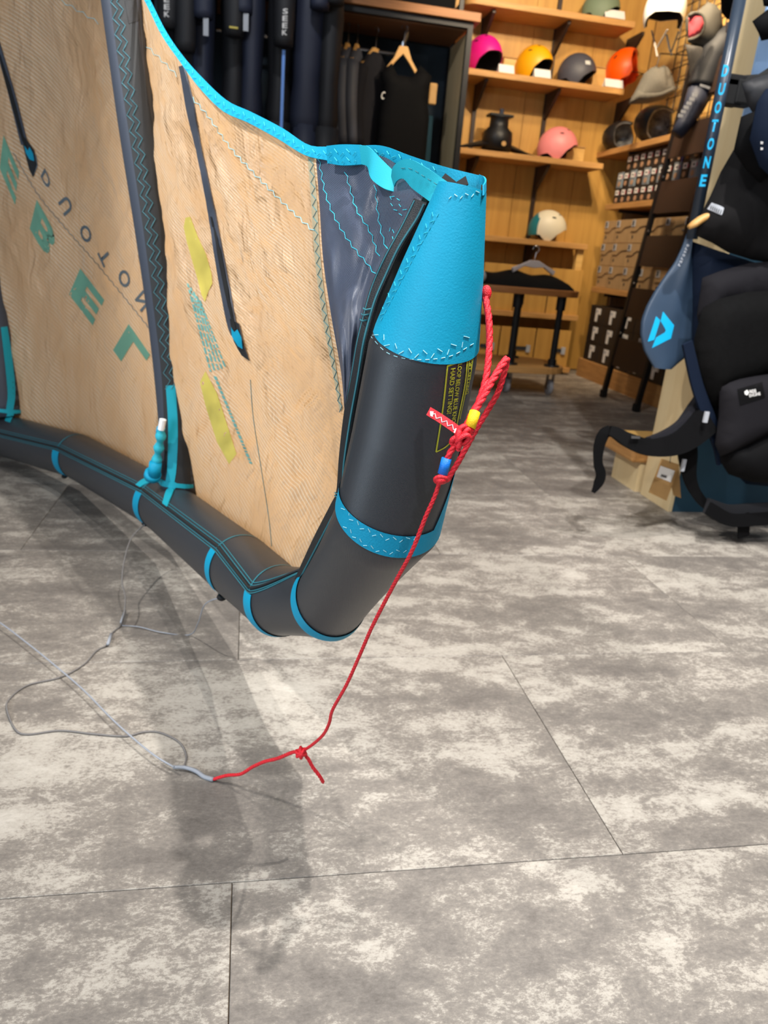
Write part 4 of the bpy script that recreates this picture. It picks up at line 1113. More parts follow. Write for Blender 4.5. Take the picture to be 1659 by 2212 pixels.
# plywood bins on the low shelves
for z0, z1, xs, lbl in ((0.50, 0.865, (1.876, 2.168, 2.46, 2.75), 'upper'), (0.06, 0.37, (1.77, 2.09, 2.41, 2.73), 'bottom')):
    s = empty('low_shelf', (2.04, 6.25, z0 - 0.045), 0, 'plywood shelf board under the %s row of plywood bins behind the trolley' % lbl, 'shelf', 'plywood shelves in the alcove')
    m = MB(); m.box((2.12, 6.25, z0 - 0.022), (1.26, 0.34, 0.042)); m.build('board', 'ply_edge', s, bevel=0.003)
    m = MB(); m.box((2.12, 6.10, z0 - 0.014), (1.26, 0.02, 0.03)); m.build('lip', 'ply_edge', s)
    for i in range(3):
        x0, x1 = xs[i] + 0.006, xs[i + 1] - 0.006
        o = empty('plywood_bin', ((x0 + x1) / 2, 6.24, z0), 0, 'plywood bin with a dark label slot, %s of the %s row behind the trolley' % (('leftmost', 'middle', 'rightmost')[i], lbl), 'bin', 'plywood bins')
        m = MB(); m.box(((x0 + x1) / 2, 6.12, (z0 + z1) / 2), (x1 - x0, 0.016, z1 - z0 - 0.002)); m.build('front', 'ply_wall', o, bevel=0.002)
        m = MB(); m.box(((x0 + x1) / 2, 6.26, (z0 + z1) / 2 - 0.02), (x1 - x0 - 0.002, 0.26, z1 - z0 - 0.044)); m.build('body', 'cardboard', o)
        if lbl == 'bottom':
            m = MB(); m.box(((x0 + x1) / 2 + 0.05, 6.108, z0 + 0.14), (0.11, 0.012, 0.03)); m.build('label_slot', 'ink', o)
            m = MB(); m.box(((x0 + x1) / 2 + 0.10, 6.104, z0 + 0.14), (0.035, 0.012, 0.06)); m.build('label', 'label_grey', o)
m = MB(); m.box((2.70, 6.16, 0.86), (0.055, 0.05, 0.42)); tag(m.build('corner_post', 'ply_light'), 'short pale plywood post in the corner beside the cream helmet shelf', 'post')

# ------------------------------------------------------------------ trolley with casters
TX, TY = 1.81, 5.17
tr = empty('display_trolley', (TX, TY, 0), 0, 'oval two-tier wooden display trolley on four casters with black posts', 'trolley')
def oval(z, th, a, b_, name, material):
    pts = []
    for t in np.linspace(0, 2 * math.pi, 48, endpoint=False):
        x = a * math.copysign(abs(math.cos(t)) ** 0.62, math.cos(t)); y = b_ * math.copysign(abs(math.sin(t)) ** 0.62, math.sin(t))
        pts.append((TX + x, TY + y, z))
    m = MB(); m.prism(pts, (0, 0, th)); return m.build(name, material, tr, bevel=0.005)
oval(0.685, 0.042, 0.45, 0.30, 'table_top', 'board_brown'); oval(0.165, 0.045, 0.42, 0.30, 'lower_deck', 'ply_edge')
for sx, sy in ((-0.01, -0.19), (0.30, -0.19), (-0.31, 0.0), (0.14, 0.20)):
    if True:
        m = MB(); m.tube([(TX + sx, TY + sy, 0.20), (TX + sx, TY + sy, 0.685)], 0.022, 14); p = m.build('post', 'black_steel', tr, smooth=False)
        m = MB(); m.lathe([(0.055, 0.0), (0.052, 0.012), (0.03, 0.016), (0.03, 0.05)], (TX + sx, TY + sy, 0.21), 18); m.build('post_flange', 'black_steel', p)
        m = MB(); m.lathe([(0.032, 0.0), (0.032, 0.09)], (TX + sx, TY + sy, 0.594), 18); m.build('post_collar', 'black_steel', p)
mat('caster_tyre', (150, 152, 160), 0.5); mat('caster_hub', (196, 200, 208), 0.35, 0.6)
for sx, sy in ((0.01, -0.12), (0.335, -0.12), (-0.33, 0.02), (0.14, 0.22)):
    if True:
        c = np.array([TX + sx, TY + sy, 0.055])
        m = MB(); m.lathe([(0.030, -0.014), (0.052, -0.014), (0.055, -0.008), (0.055, 0.008), (0.052, 0.014), (0.030, 0.014)], c, 24, 'x'); p = m.build('caster_wheel', 'caster_tyre', tr, smooth=False)
        m = MB(); m.lathe([(0.030, -0.016), (0.030, 0.016)], c, 18, 'x'); m.build('hub', 'caster_hub', p)
        m = MB(); m.box(c + [-0.021, 0.0, 0.045], (0.006, 0.04, 0.11)); m.box(c + [0.021, 0.0, 0.045], (0.006, 0.04, 0.11)); m.box(c + [0, 0, 0.102], (0.05, 0.06, 0.012)); m.build('fork', 'chrome', p)
# folded black garment and plastic hanger lying on the trolley
g = empty('folded_garment', (TX + 0.02, TY - 0.02, 0.727), 0, 'black garment folded flat on the trolley top under a grey hanger', 'garment')
m = MB(); m.grid(lambda x, y: np.array([TX - 0.36 + 0.74 * x, TY - 0.20 + 0.36 * y, 0.729 + 0.095 * (math.sin(math.pi * y) ** 0.5) * (0.25 + math.sin(math.pi * x) ** 0.35 * (0.72 + 0.12 * math.sin(x * 17)))]), 40, 14); m.build('body', 'fabric_black', g, smooth=True)
m = MB(); m.lathe_ball(np.array([TX - 0.31, TY - 0.19, 0.775]), np.array([0.055, 0.03, 0.045]), 14, 10); m.build('white_cuff', 'label_grey', g, smooth=True)
mat('grey_plastic', (176, 172, 178), 0.4)
hg = empty('plastic_hanger', (TX + 0.1, TY - 0.05, 0.82), 0, 'grey plastic hanger lying on the black garment on the trolley', 'hanger')
def hanger(root, c, half, drop, material, thick=0.012, hook='hanger_metal', yaw=0.0, hh=0.07):
    c = np.asarray(c, float); ux = np.array([math.cos(yaw), math.sin(yaw), 0])
    pl = [(-half, -drop), (-half * 0.6, -drop * 0.62), (-0.03, -0.012), (0.03, -0.012), (half * 0.6, -drop * 0.62), (half, -drop), (half * 0.94, -drop - 0.03), (half * 0.45, -drop * 0.75), (0, -0.06), (-half * 0.45, -drop * 0.75), (-half * 0.94, -drop - 0.03)]
    uy = np.array([-math.sin(yaw), math.cos(yaw), 0])
    m = MB(); m.prism([c + ux * a + np.array([0, 0, b]) - uy * thick for a, b in pl], uy * 2 * thick); m.build('bar', material, root, bevel=0.003)
    pts = [c + np.array([0, 0, z]) for z in (-0.02, 0.01)] + [c + ux * (0.022 * math.sin(t)) + np.array([0, 0, hh - 0.03 + 0.0 - 0.022 * math.cos(t)]) for t in np.linspace(0.2, math.pi * 1.55, 12)]
    m = MB(); m.tube(pts, 0.0035, 6); m.build('hook', hook, root)
hanger(hg, (TX + 0.10, TY - 0.10, 0.915), 0.155, 0.07, 'grey_plastic', 0.014, 'chrome', 0.0, 0.09)

# ------------------------------------------------------------------ clothing rack against the dark wall
rk = empty('clothing_rack', (0.9, 6.1, 0), 0, 'black steel clothing rack with brown board top beside the plywood alcove', 'rack')
def part(root, name, material, c, s, bevel=0.0):
    m = MB(); m.box(c, s); return m.build(name, material, root, bevel=bevel)
part(rk, 'top_board', 'board_brown', (0.50, 6.12, 2.462), (2.10, 0.62, 0.055), 0.003)
part(rk, 'front_rail', 'black_steel', (0.50, 5.86, 2.415), (2.02, 0.035, 0.035)); part(rk, 'back_rail', 'black_steel', (0.50, 6.38, 2.415), (2.02, 0.035, 0.035))
for x, y in ((1.49, 5.86), (1.49, 6.38), (-0.49, 6.38)):
    part(rk, 'post', 'black_steel', (x, y, 1.2), (0.038, 0.038, 2.4))
part(rk, 'side_panel', 'pale_ply', (1.488, 6.12, 1.2), (0.02, 0.44, 2.36)); part(rk, 'upper_post', 'black_steel', (1.47, 6.10, 2.85), (0.03, 0.03, 0.7))
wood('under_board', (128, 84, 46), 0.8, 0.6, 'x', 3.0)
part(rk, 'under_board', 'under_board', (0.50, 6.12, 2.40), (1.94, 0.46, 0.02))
m = MB(); m.tube([(-0.45, 6.12, 2.24), (1.06, 6.12, 2.24)], 0.013, 12); m.build('hanging_rail', 'chrome', rk)
m = MB(); m.tube([(1.06, 6.12, 2.24), (1.07, 6.10, 2.32), (1.09, 6.10, 2.39)], 0.02, 10); m.build('rail_bracket', 'chrome', rk)
m = MB(); m.box((0.45, 6.2, 2.62), (1.9, 0.4, 0.25)); tag(m.build('storage_case', 'fabric_black', None, bevel=0.02), 'long black storage case lying on the brown rack top', 'case')
def garment(root, rows, material, name='body', n=22): 
    m = MB(); loft(m, rows, n); return m.build(name, material, root, smooth=True)
def on_rack(px, py, y): return onY(px, py, y)
# black tank top on a wooden hanger, facing out
hp = on_rack(872, 96, 5.98)
hr = empty('wooden_hanger', (hp[0], 5.98, hp[2]), 0, 'light wooden hanger holding the black tank top on the rack', 'hanger', 'hangers on the rack')
hanger(hr, hp, 0.11, 0.15, 'hanger_wood', 0.012, hh=0.13)
tt = empty('tank_top', (hp[0] + 0.02, 5.98, hp[2] - 1.0), 0, 'black sleeveless top facing outwards on a wooden hanger, nearest the rack post', 'garment', 'clothes on the rack')
cx = hp[0] + 0.03; z0 = hp[2]
pillow('body', 'fabric_black', tt, [(cx - 0.19, 5.96, z0 - 0.20), (cx - 0.11, 5.96, z0 - 0.13), (cx - 0.06, 5.96, z0 - 0.20), (cx + 0.05, 5.96, z0 - 0.20), (cx + 0.10, 5.96, z0 - 0.12), (cx + 0.19, 5.96, z0 - 0.18), (cx + 0.17, 5.96, z0 - 0.33), (cx + 0.20, 5.96, z0 - 0.45), (cx + 0.20, 5.96, z0 - 1.1), (cx - 0.20, 5.96, z0 - 1.1), (cx - 0.18, 5.96, z0 - 0.45), (cx - 0.16, 5.96, z0 - 0.33)], (0, -1, 0), 0.04, 0.08, 0.08)
m = MB(); m.box((cx + 0.22, 6.02, z0 - 0.28), (0.06, 0.04, 0.14)); tag(m.build('swing_tag', 'cardboard', None, bevel=0.01), 'crumpled kraft paper tag beside the black sleeveless top', 'tag')
m = MB(); m.prism([(cx + 0.18, 6.16, z0 - 0.4), (cx + 0.27, 6.16, z0 - 0.4), (cx + 0.29, 6.16, z0 - 1.1), (cx + 0.16, 6.16, z0 - 1.05)], (0, 0.02, 0)); mat('teal_cloth', (44, 86, 104), 0.8); tag(m.build('teal_towel', 'teal_cloth', None), 'dusty teal cloth hanging behind the black sleeveless top', 'cloth')
mat('jacket_grey', (74, 77, 88), 0.6, bump=0.15, bscale=300)
# jackets seen from their edges
spec = [(812, 100, 0.55, 'charcoal jacket with a small white logo next to the sleeveless top', 'fabric_char', True), (772, 92, 0.35, 'dark grey jacket with pale shoulder, third from the rack post', 'jacket_grey', False), (752, 90, 0.30, 'dark grey jacket with pale shoulder, fourth from the rack post', 'jacket_grey', False), (735, 90, 0.28, 'dark grey jacket beside the hanging wetsuits', 'jacket_grey', False)]
for px, py, fw, lb, mt, woodh in spec:
    q = on_rack(px, py, 6.10); x = q[0]; z = q[2]
    hr = empty('wooden_hanger', (x, 6.10, z), 0, {812: 'light wooden hanger in the charcoal jacket with a white logo', 772: 'orange-brown wooden hanger in the third garment from the rack post', 752: 'orange-brown wooden hanger in the fourth garment from the rack post', 735: 'orange-brown wooden hanger in the jacket beside the wetsuits'}[px], 'hanger', 'hangers on the rack')
    hanger(hr, (x, 6.10, z), 0.19, 0.15, 'hanger_wood', 0.012, 'hanger_metal', RD(72 if not woodh else 50), 0.13)
    j = empty('jacket', (x, 6.10, z - 1.0), 0, lb, 'garment', 'clothes on the rack')
    yw = RD(72 if not woodh else 50)
    garment(j, [(x, 6.10, z - 0.045, 0.06, 0.03, yw), (x, 6.10, z - 0.10, 0.13, 0.045, yw), (x, 6.10, z - 0.16, 0.20, 0.055, yw), (x, 6.10, z - 0.30, 0.22, 0.06, yw), (x, 6.10, z - 0.60, 0.21, 0.055, yw), (x, 6.10, z - 0.95, 0.23, 0.06, yw)], mt)
    for sg in (-1, 1):
        ux = np.array([math.cos(yw), math.sin(yw), 0]) * sg; c0 = np.array([x, 6.10, z - 0.17]) + ux * 0.20
        m = MB(); m.tube(list(spline([c0, c0 + ux * 0.06 + [0.02, 0, -0.25], c0 + ux * 0.05 + [0.05, 0, -0.52]], 10)), list(np.linspace(0.062, 0.045, 10)), 12); m.build('sleeve', mt, j, smooth=True)
    if woodh:
        text_mesh('logo', 'O', 'white_card', j, (x + 0.035, 5.93, z - 0.36), (0.035, 0.02, 0), (0.01, 0, 0.05))

# ------------------------------------------------------------------ wetsuits on a rail
rail = empty('garment_rail', (-0.2, 5.45, 0), 0, 'long black rail carrying the row of dark wetsuits', 'rail')
m = MB(); m.tube([(-1.5, 5.45, 2.72), (0.62, 5.45, 2.72)], 0.016, 12); m.build('rail', 'black_steel', rail)
for x in (-1.5, 0.44): part(rail, 'post', 'black_steel', (x, 5.66, 1.36), (0.036, 0.036, 2.72))
suits = [(300, 'neoprene', 62, 'SEEK', 362, 'black wetsuit with SEEK lettering on a sleeve, at the far left over the kite hem'), (400, 'neoprene', 112, None, 400, 'black wetsuit with a wide plain sleeve, second from the left over the kite hem'),
         (437, 'neoprene_navy', 40, None, 438, 'dark navy wetsuit with a short cuffed sleeve, third from the left'), (507, 'neoprene', 78, None, 505, 'black wetsuit with a tiny yellow cuff mark'),
         (545, 'neoprene_navy', 30, None, 524, 'dark navy wetsuit with a pale tag below its cuff'), (608, 'neoprene', 100, 'SEEK', 612, 'black wetsuit with SEEK lettering above a light blue strip'), (668, 'neoprene_navy', 20, None, 690, 'navy wetsuit with wide body at the right end of the suit row'), (715, 'neoprene', 10, None, 722, 'black wetsuit hanging next to the grey jackets')]
for k, (px, mt, cuff, txt, spx, lb) in enumerate(suits):
    top = onY(px, 0, 5.45); x = top[0]
    s = empty('wetsuit', (x, 5.45, 0.6), 0, lb, 'wetsuit', 'wetsuits on the rail')
    hw = 0.085 if k not in (6,) else 0.12
    garment(s, [(x, 5.45, 2.66, 0.03, 0.03), (x, 5.45, 2.60, 0.05, 0.14), (x, 5.45, 2.50, hw * 0.8, 0.20), (x, 5.45, 2.2, hw, 0.19), (x, 5.45, 1.85, hw * 0.8, 0.16), (x, 5.45, 1.65, hw * 0.95, 0.18), (x, 5.45, 1.5, hw * 0.8, 0.15)], mt)
    for sy in (-0.09, 0.09):
        m = MB(); m.tube([(x + 0.02 * sy, 5.45 + sy, zz) for zz in (1.6, 1.3, 1.0, 0.72)], [0.085, 0.075, 0.06, 0.05], 12); m.build('leg', mt, s, smooth=True)
    pe = onY(spx, cuff, 5.19)
    m = MB(); pts = spline([np.array([x, 5.26, 2.52]), np.array([(x * 2 + pe[0]) / 3, 5.19, 2.40]), np.array([pe[0], 5.19, max(pe[2] + 0.15, 2.3)]), pe], 14); m.tube(list(pts), list(np.linspace(0.075, 0.058, 14)), 14); m.build('sleeve', mt, s, smooth=True)
    m = MB(); pts = [p + [0, 0.5, 0] for p in pts]; m.tube(list(pts), list(np.linspace(0.07, 0.055, 14)), 12); m.build('sleeve', mt, s, smooth=True)
    if txt:
        for i, ch in enumerate(txt):
            zt = pe[2] + 0.150 - i * 0.036
            text_mesh('lettering', ch, 'white_card', s, (pe[0] - 0.012, 5.19 - 0.066, zt), (0.030, 0, 0.004), (0.0, 0.0, 0.028), bold=0.02)
    if k == 5:
        mat('blue_strip', (110, 160, 240), 0.4); part(s, 'blue_strip', 'blue_strip', (pe[0] + 0.003, 5.19, pe[2] - 0.36), (0.018, 0.012, 0.68))
    if k in (2, 4):
        part(s, 'hang_tag', 'label_grey', (pe[0] + 0.02, 5.15, pe[2] - 0.05), (0.03, 0.004, 0.09))
    if k == 3: part(s, 'cuff_mark', 'print_yellow', (pe[0], 5.13, pe[2] + 0.03), (0.05, 0.006, 0.010))
ORD = ('nearest', 'second from', 'third from', 'fourth from', 'fifth from', 'sixth from', 'seventh from', 'eighth from', 'ninth from', 'tenth from', 'eleventh from')
# ------------------------------------------------------------------ side wall fittings (right wall, shelves run towards the viewer)
XF = 2.83
for k, (z, th, y0, lb) in enumerate(((1.80, 0.042, 4.2, 'brown side-wall shelf over the small hanging packs, carrying black helmets'), (1.385, 0.042, 4.2, 'brown side-wall shelf carrying the small white-labelled packs'), (0.745, 0.042, 4.2, 'brown side-wall shelf carrying the stacked cardboard boxes'))):
    s = empty('side_shelf', (3.0, 5.3, z - th), 0, lb, 'shelf', 'side-wall shelves')
    m = MB(); m.box(((XF + SX) / 2, (BY - 0.325 + y0) / 2 if k else (BY + y0) / 2, z - th / 2), (SX - XF, (BY - 0.325 if k else BY) - y0, th)); m.build('board', 'ply_edge_y', s, bevel=0.003)
    for y in (5.9, 5.2, 4.5):
        m = MB(); m.box((3.0, y, z - th - 0.012), (0.28, 0.02, 0.024)); m.build('bracket', 'brown_steel', s)
s = empty('plinth', (3.0, 5.3, 0), 0, 'plywood plinth along the foot of the side wall under the dark boxes', 'plinth')
m = MB(); m.box((XF + 0.01, 5.15, 0.065), (0.02, 1.94, 0.13)); m.build('front_board', 'ply_edge_y', s)
m = MB(); m.box(((XF + SX) / 2, 5.15, 0.14), (SX - XF, 1.94, 0.022)); m.build('deck', 'ply_edge_y', s, bevel=0.002)
# small packs with white labels
pk_mats = ['dark_box', 'dark_box', 'dark_box', 'grey_pack']
mat('grey_pack', (120, 132, 142), 0.4); mat('cap_tan', (178, 140, 110), 0.6); mat('tag_red', (178, 60, 70), 0.6)
mat('h_red', (190, 40, 50), 0.5)
def pack(material):
    r = empty('small_pack', (0, 0, 0), 0, 'x', 'pack', 'small packs on the side-wall shelf')
    m = MB(); m.box((0, 0, 0.058), (0.075, 0.088, 0.116)); m.build('body', material, r, bevel=0.003, local=True)
    m = MB(); m.box((-0.0385, 0.0, 0.083), (0.002, 0.050, 0.036)); m.build('label', 'white_card', r, local=True)
    m = MB(); m.box((-0.0395, -0.002, 0.083), (0.001, 0.022, 0.014)); m.build('print', 'ink', r, local=True)
    m = MB(); m.tube([(-0.037, 0.0, 0.030), (-0.040, 0, 0.030)], 0.019, 12); m.build('round_seal', 'cap_tan', r, local=True)
    m = MB(); m.box((-0.0385, -0.036, 0.080), (0.002, 0.010, 0.024)); m.build('colour_tab', 'tag_red', r, local=True)
    return r
protos = {mm: pack(mm) for mm in ('dark_box', 'grey_pack')}
used = set()
for row in range(3):
    for col in range(11):
        if row == 2 and col == 0: continue
        mm = 'grey_pack' if (row * 7 + col * 3) % 6 == 1 else 'dark_box'
        o = copy_tree(protos[mm]) if mm in used else protos[mm]; used.add(mm)
        o.location = (2.905 + 0.004 * ((col * 3 + row) % 3), 6.00 - 0.105 * col, 1.3855 + 0.1175 * row)
        lvl = ('bottom', 'middle', 'top')[row]
        o['label'] = ('dark brown' if mm == 'dark_box' else 'silver grey') + ' small pack with white label in the %s layer, %s the corner' % (lvl, ORD[col])
# cardboard boxes with sloping fronts
def carton(mt):
    r = empty('cardboard_box', (0, 0, 0), 0, 'x', 'box', 'cardboard boxes on the side-wall shelf')
    m = MB(); m.box((0, 0, 0.085), (0.30, 0.243, 0.17)); m.build('body', mt, r, bevel=0.003, local=True)
    # lid flap with a slanting lower edge
    m = MB(); m.prism([(-0.152, -0.122, 0.168), (-0.152, 0.122, 0.168), (-0.152, 0.122, 0.085), (-0.152, 0.03, 0.085), (-0.152, -0.02, 0.115), (-0.152, -0.122, 0.125)], (-0.004, 0, 0)); m.build('lid_flap', mt, r, local=True)
    m = MB(); m.box((-0.158, 0.085, 0.140), (0.002, 0.052, 0.048)); m.build('label', 'label_grey', r, local=True)
    m = MB(); m.box((-0.1595, 0.090, 0.142), (0.001, 0.022, 0.034)); m.build('print', 'ink', r, local=True)
    m = MB(); m.box((-0.1510, 0.085, 0.045), (0.002, 0.018, 0.022)); m.build('finger_hole', 'ink', r, local=True)
    return r
c0 = carton('cardboard_dim'); first = True
for col in range(7):
    for row in range(3):
        o = c0 if first else copy_tree(c0); first = False
        o.location = (2.83 + 0.155 + (0.02 if col == 0 else 0.0), 5.955 - 0.246 * col, 0.7455 + 0.1722 * row)
        o['label'] = 'kraft cardboard box with sloping lid flap, %s of the stack %s the corner' % (('bottom', 'middle', 'top')[row], ORD[col])
def darkbox():
    r = empty('dark_box', (0, 0, 0), 0, 'x', 'box', 'dark boxes on the plinth')
    m = MB(); m.box((0, 0, 0.075), (0.29, 0.255, 0.149)); m.build('body', 'dark_box', r, bevel=0.003, local=True)
    m = MB(); m.prism([(-0.146, 0.02, 0.128), (-0.146, -0.068, 0.128), (-0.146, -0.068, 0.082), (-0.146, -0.02, 0.082), (-0.146, -0.02, 0.022), (-0.146, 0.02, 0.022)], (-0.002, 0, 0)); m.build('white_label', 'white_card', r, local=True)
    m = MB(); m.box((-0.1485, -0.005, 0.105), (0.001, 0.035, 0.02)); m.build('print', 'label_grey', r, local=True)
    return r
c0 = darkbox(); first = True
for col in range(6):
    for row in range(3):
        o = c0 if first else copy_tree(c0); first = False
        o.location = (2.84 + 0.15, 5.94 - 0.262 * col, 0.1515 + 0.1505 * row)
        o['label'] = 'dark brown box with white L-shaped label, %s of the stack %s the corner' % (('bottom', 'middle', 'top')[row], ORD[col])
# a blue, white and red pennant card over the packs
pp = onX(1478, 322, 2.84); pn = empty('pennant_card', pp, 0, 'blue, white and red triangular card hanging above the small packs', 'card')
mat('pennant_blue', (40, 70, 170), 0.5)
for i, (k, mt) in enumerate(((1.0, 'pennant_blue'), (0.66, 'white_card'), (0.40, 'h_red'))):
    m = MB(); m.prism([(2.84 - 0.003 * i, pp[1] + 0.075 * k, pp[2] + 0.05), (2.84 - 0.003 * i, pp[1] - 0.075 * k, pp[2] + 0.05), (2.84 - 0.003 * i, pp[1], pp[2] + 0.05 - 0.13 * k)], (-0.002, 0, 0)); m.build(('border', 'middle_band', 'centre')[i], mt, pn)

# black helmets upside down on the side shelf
Zs = 1.80
def visor_helmet(px, py, label, s, roll):
    p = (px, py)
    return helmet((p[0], p[1], Zs), RD(225), RD(0), roll, 'h_black', label, liner='grey_foam', s=s, group='helmets', straps=False)
mat('grey_foam', (92, 92, 94), 0.35, noise=0.5, nscale=30)
visor_helmet(2.93, 6.22, 'black helmet tipped over so its grey padded inside shows, nearest the corner', 1.02, RD(95))
visor_helmet(2.97, 5.74, 'black helmet with grey padding lying right of the other black helmet', 1.15, RD(80))
# wire grid on the wall
gp = empty('wire_grid', (2.97, 4.9, 1.85), 0, 'black wire grid panel fixed over the bright plywood side wall', 'grid panel')
for y in np.arange(4.3, 5.95, 0.10):
    m = MB(); m.tube([(3.10, y, 1.83), (3.10, y, 3.0)], 0.004, 6); m.build('upright_wire', 'brown_steel', gp)
for z in np.arange(1.84, 3.0, 0.10):
    m = MB(); m.tube([(3.094, 4.28, z), (3.094, 5.92, z)], 0.004, 6); m.build('cross_wire', 'brown_steel', gp)
m = MB(); m.tube([(3.09, onX(1412, 180, 2.78)[1] + 0.02, 2.36), (2.80, onX(1412, 180, 2.78)[1] + 0.02, 2.34), (2.78, onX(1412, 180, 2.78)[1] + 0.01, 2.22)], 0.005, 6); m.build('hook', 'brown_steel', gp)
# white helmet hanging from the grid with its straps
ph = onX(1430, 62, 2.72)
hw = helmet((ph[0], ph[1], ph[2]), RD(250), RD(-18), RD(0), 'h_white', 'white helmet hanging from the grid with loose grey chin straps', s=1.18, group='helmets', straps=False)
mat('strap_grey', (158, 154, 150), 0.5)
for a, b in (((1408, 66), (1416, 100)), ((1442, 64), (1420, 102)), ((1416, 100), (1420, 122))):
    m = MB(); m.tube([onX(a[0], a[1], 2.72), onX(b[0], b[1], 2.72)], 0.007, 6, flat=0.5); m.build('chin_strap', 'strap_grey', hw)
for a, b in (((1440, 75), (1448, 112)), ((1466, 68), (1450, 112)), ((1450, 110), (1450, 120))):
    m = MB(); m.tube([onX(a[0], a[1], 2.74), onX(b[0], b[1], 2.74)], 0.008, 6, flat=0.5); m.build('rear_strap', 'neoprene', hw)
# beanie
mat('felt_grey', (98, 94, 86), 0.95, noise=0.12, nscale=120, bump=0.5, bscale=300)
pb = onX(1412, 222, 2.78); bn = empty('beanie', pb, 0, 'grey felt beanie with folded brim hanging below the white helmet', 'hat')
ur = unit(np.array([0.15, -1.0, 0.0])); 
YB = onX(1412, 180, 2.78)[1]
def bpt(px, py): return onY(px, py, YB)
pillow('crown', 'felt_grey', bn, [bpt(*q) for q in ((1360, 222), (1368, 206), (1382, 178), (1392, 158), (1406, 146), (1416, 142), (1424, 146), (1434, 142), (1443, 150), (1450, 165), (1458, 200), (1450, 208), (1430, 217), (1400, 223))], (-0.35, -1, 0), 0.10, 0.14, 0.03, wrinkle=0.03)
pillow('brim', 'felt_grey', bn, [bpt(*q) for q in ((1360, 222), (1367, 206), (1376, 192), (1420, 198), (1454, 186), (1458, 200), (1450, 208), (1430, 217), (1400, 223))], (-0.35, -1, 0), 0.088, 0.055, 0.03)
m = MB(); c = bpt(1450, 194) + [0, -0.10, 0]; m.box(c, (0.02, 0.01, 0.02)); m.build('metal_badge', 'chrome', bn)
# grey hood with red lining
mat('hood_grey', (80, 76, 68), 0.85, bump=0.2, bscale=200); mat('hood_red', (206, 74, 84), 0.8); mat('hood_char', (66, 62, 58), 0.8)
ph = onX(1510, 100, 2.70); hd = empty('hooded_vest', ph, 0, 'grey hooded neoprene vest with red lining hanging on the grid', 'garment')
YHD = onX(1510, 100, 2.70)[1]
def hpt(px, py, X=2.70): return onY(px, py, YHD - (2.70 - X))
pillow('hood', 'hood_grey', hd, [hpt(*q) for q in ((1484, 32), (1510, 20), (1530, 4), (1545, 12), (1556, 30), (1558, 60), (1552, 90), (1535, 112), (1512, 102), (1490, 90), (1484, 60))], (-0.35, -1, 0), 0.09, 0.12, 0.03)
pillow('lining', 'hood_red', hd, [hpt(x, y, 2.575) for x, y in ((1489, 36), (1502, 30), (1514, 36), (1519, 52), (1513, 70), (1500, 80), (1488, 84), (1489, 60))], (-0.35, -1, 0), 0.012, 0.05, 0.03)
m = MB(); m.tube([hpt(x, y, 2.572) for x, y in spline([(1488, 34), (1502, 28), (1516, 35), (1521, 53), (1514, 72), (1500, 83), (1487, 87)], 24)], 0.011, 8); m.build('face_rim', 'hood_grey', hd, smooth=True)
pillow('shoulder', 'hood_char', hd, [hpt(*q) for q in ((1484, 92), (1510, 96), (1540, 110), (1552, 130), (1545, 190), (1494, 192), (1490, 140))], (-0.35, -1, 0), 0.07, 0.08, 0.03)
sl = empty('black_glove_sleeve', hpt(1490, 290), 0, 'shiny black neoprene sleeve with pale lettering hanging under the grey hood', 'garment')
m = MB(); m.tube([hpt(x, y, 2.66) for x, y in spline([(1580, 88), (1556, 112), (1536, 142), (1526, 170), (1518, 192)], 14)], [0.105, 0.11, 0.115, 0.115, 0.11, 0.11, 0.105, 0.10, 0.10, 0.10, 0.10, 0.10, 0.10, 0.10], 16); m.build('upper_sleeve', 'neoprene', sl, smooth=True)
m = MB(); m.tube([hpt(x, y, 2.66) for x, y in ((1516, 190), (1498, 232), (1478, 268), (1462, 290))], [0.082, 0.066, 0.05, 0.042], 14); m.build('lower_sleeve', 'neoprene_navy', sl, smooth=True)
for i in range(6):
    c = hpt(1501 - i * 6.2, 205 + i * 9.0, 2.585); m = MB(); m.box(c, (0.030, 0.004, 0.018)); m.build('lettering', 'label_grey', sl)
for i in range(6):
    c = hpt(1514 + i * 3.6, 184 + i * 1.2, 2.555); m = MB(); m.box(c, (0.009, 0.004, 0.014)); m.build('lettering', 'label_grey', sl)

# ------------------------------------------------------------------ ladder leaning on the side wall
tp = onX(1528, 178, 2.81)
ld = empty('leaning_ladder', (2.575, 4.8, 0), 0, 'dark steel ladder with wide brown panels leaning on the side-wall shelves', 'ladder')
ft = np.array([2.575, 5.05, 0.0]); top = np.array([2.79, 5.05, 2.22]); wdt = np.array([0, -0.5, 0])
dirL = unit(top - ft)
for k in (0, 1):
    m = MB(); m.box((ft + top) / 2 + wdt * k, (0.032, 0.034, np.linalg.norm(top - ft)), R=np.stack([np.cross([0, 1.0, 0], dirL), [0, 1.0, 0], dirL], axis=1)); r_ = m.build('rail', 'black_steel', ld)
    m = MB(); m.box(ft + wdt * k + dirL * 0.03 + [-0.002, 0, 0], (0.04, 0.042, 0.05)); m.build('foot', 'slot_black', r_)
for i in range(6):
    c = ft + dirL * (0.34 + 0.345 * i) + wdt / 2
    m = MB(); m.box(c, (0.018, 0.466, 0.20), R=np.stack([np.cross([0, 1.0, 0], dirL), [0, 1.0, 0], dirL], axis=1)); p_ = m.build('panel', 'brown_steel', ld)
    for k in (0.06, 0.94):
        q = ft + dirL * (0.34 + 0.345 * i + 0.13) + wdt * k + [-0.014, 0, 0]; m = MB(); m.ball(q, 0.008, 8, 6); m.build('bolt', 'chrome', p_)

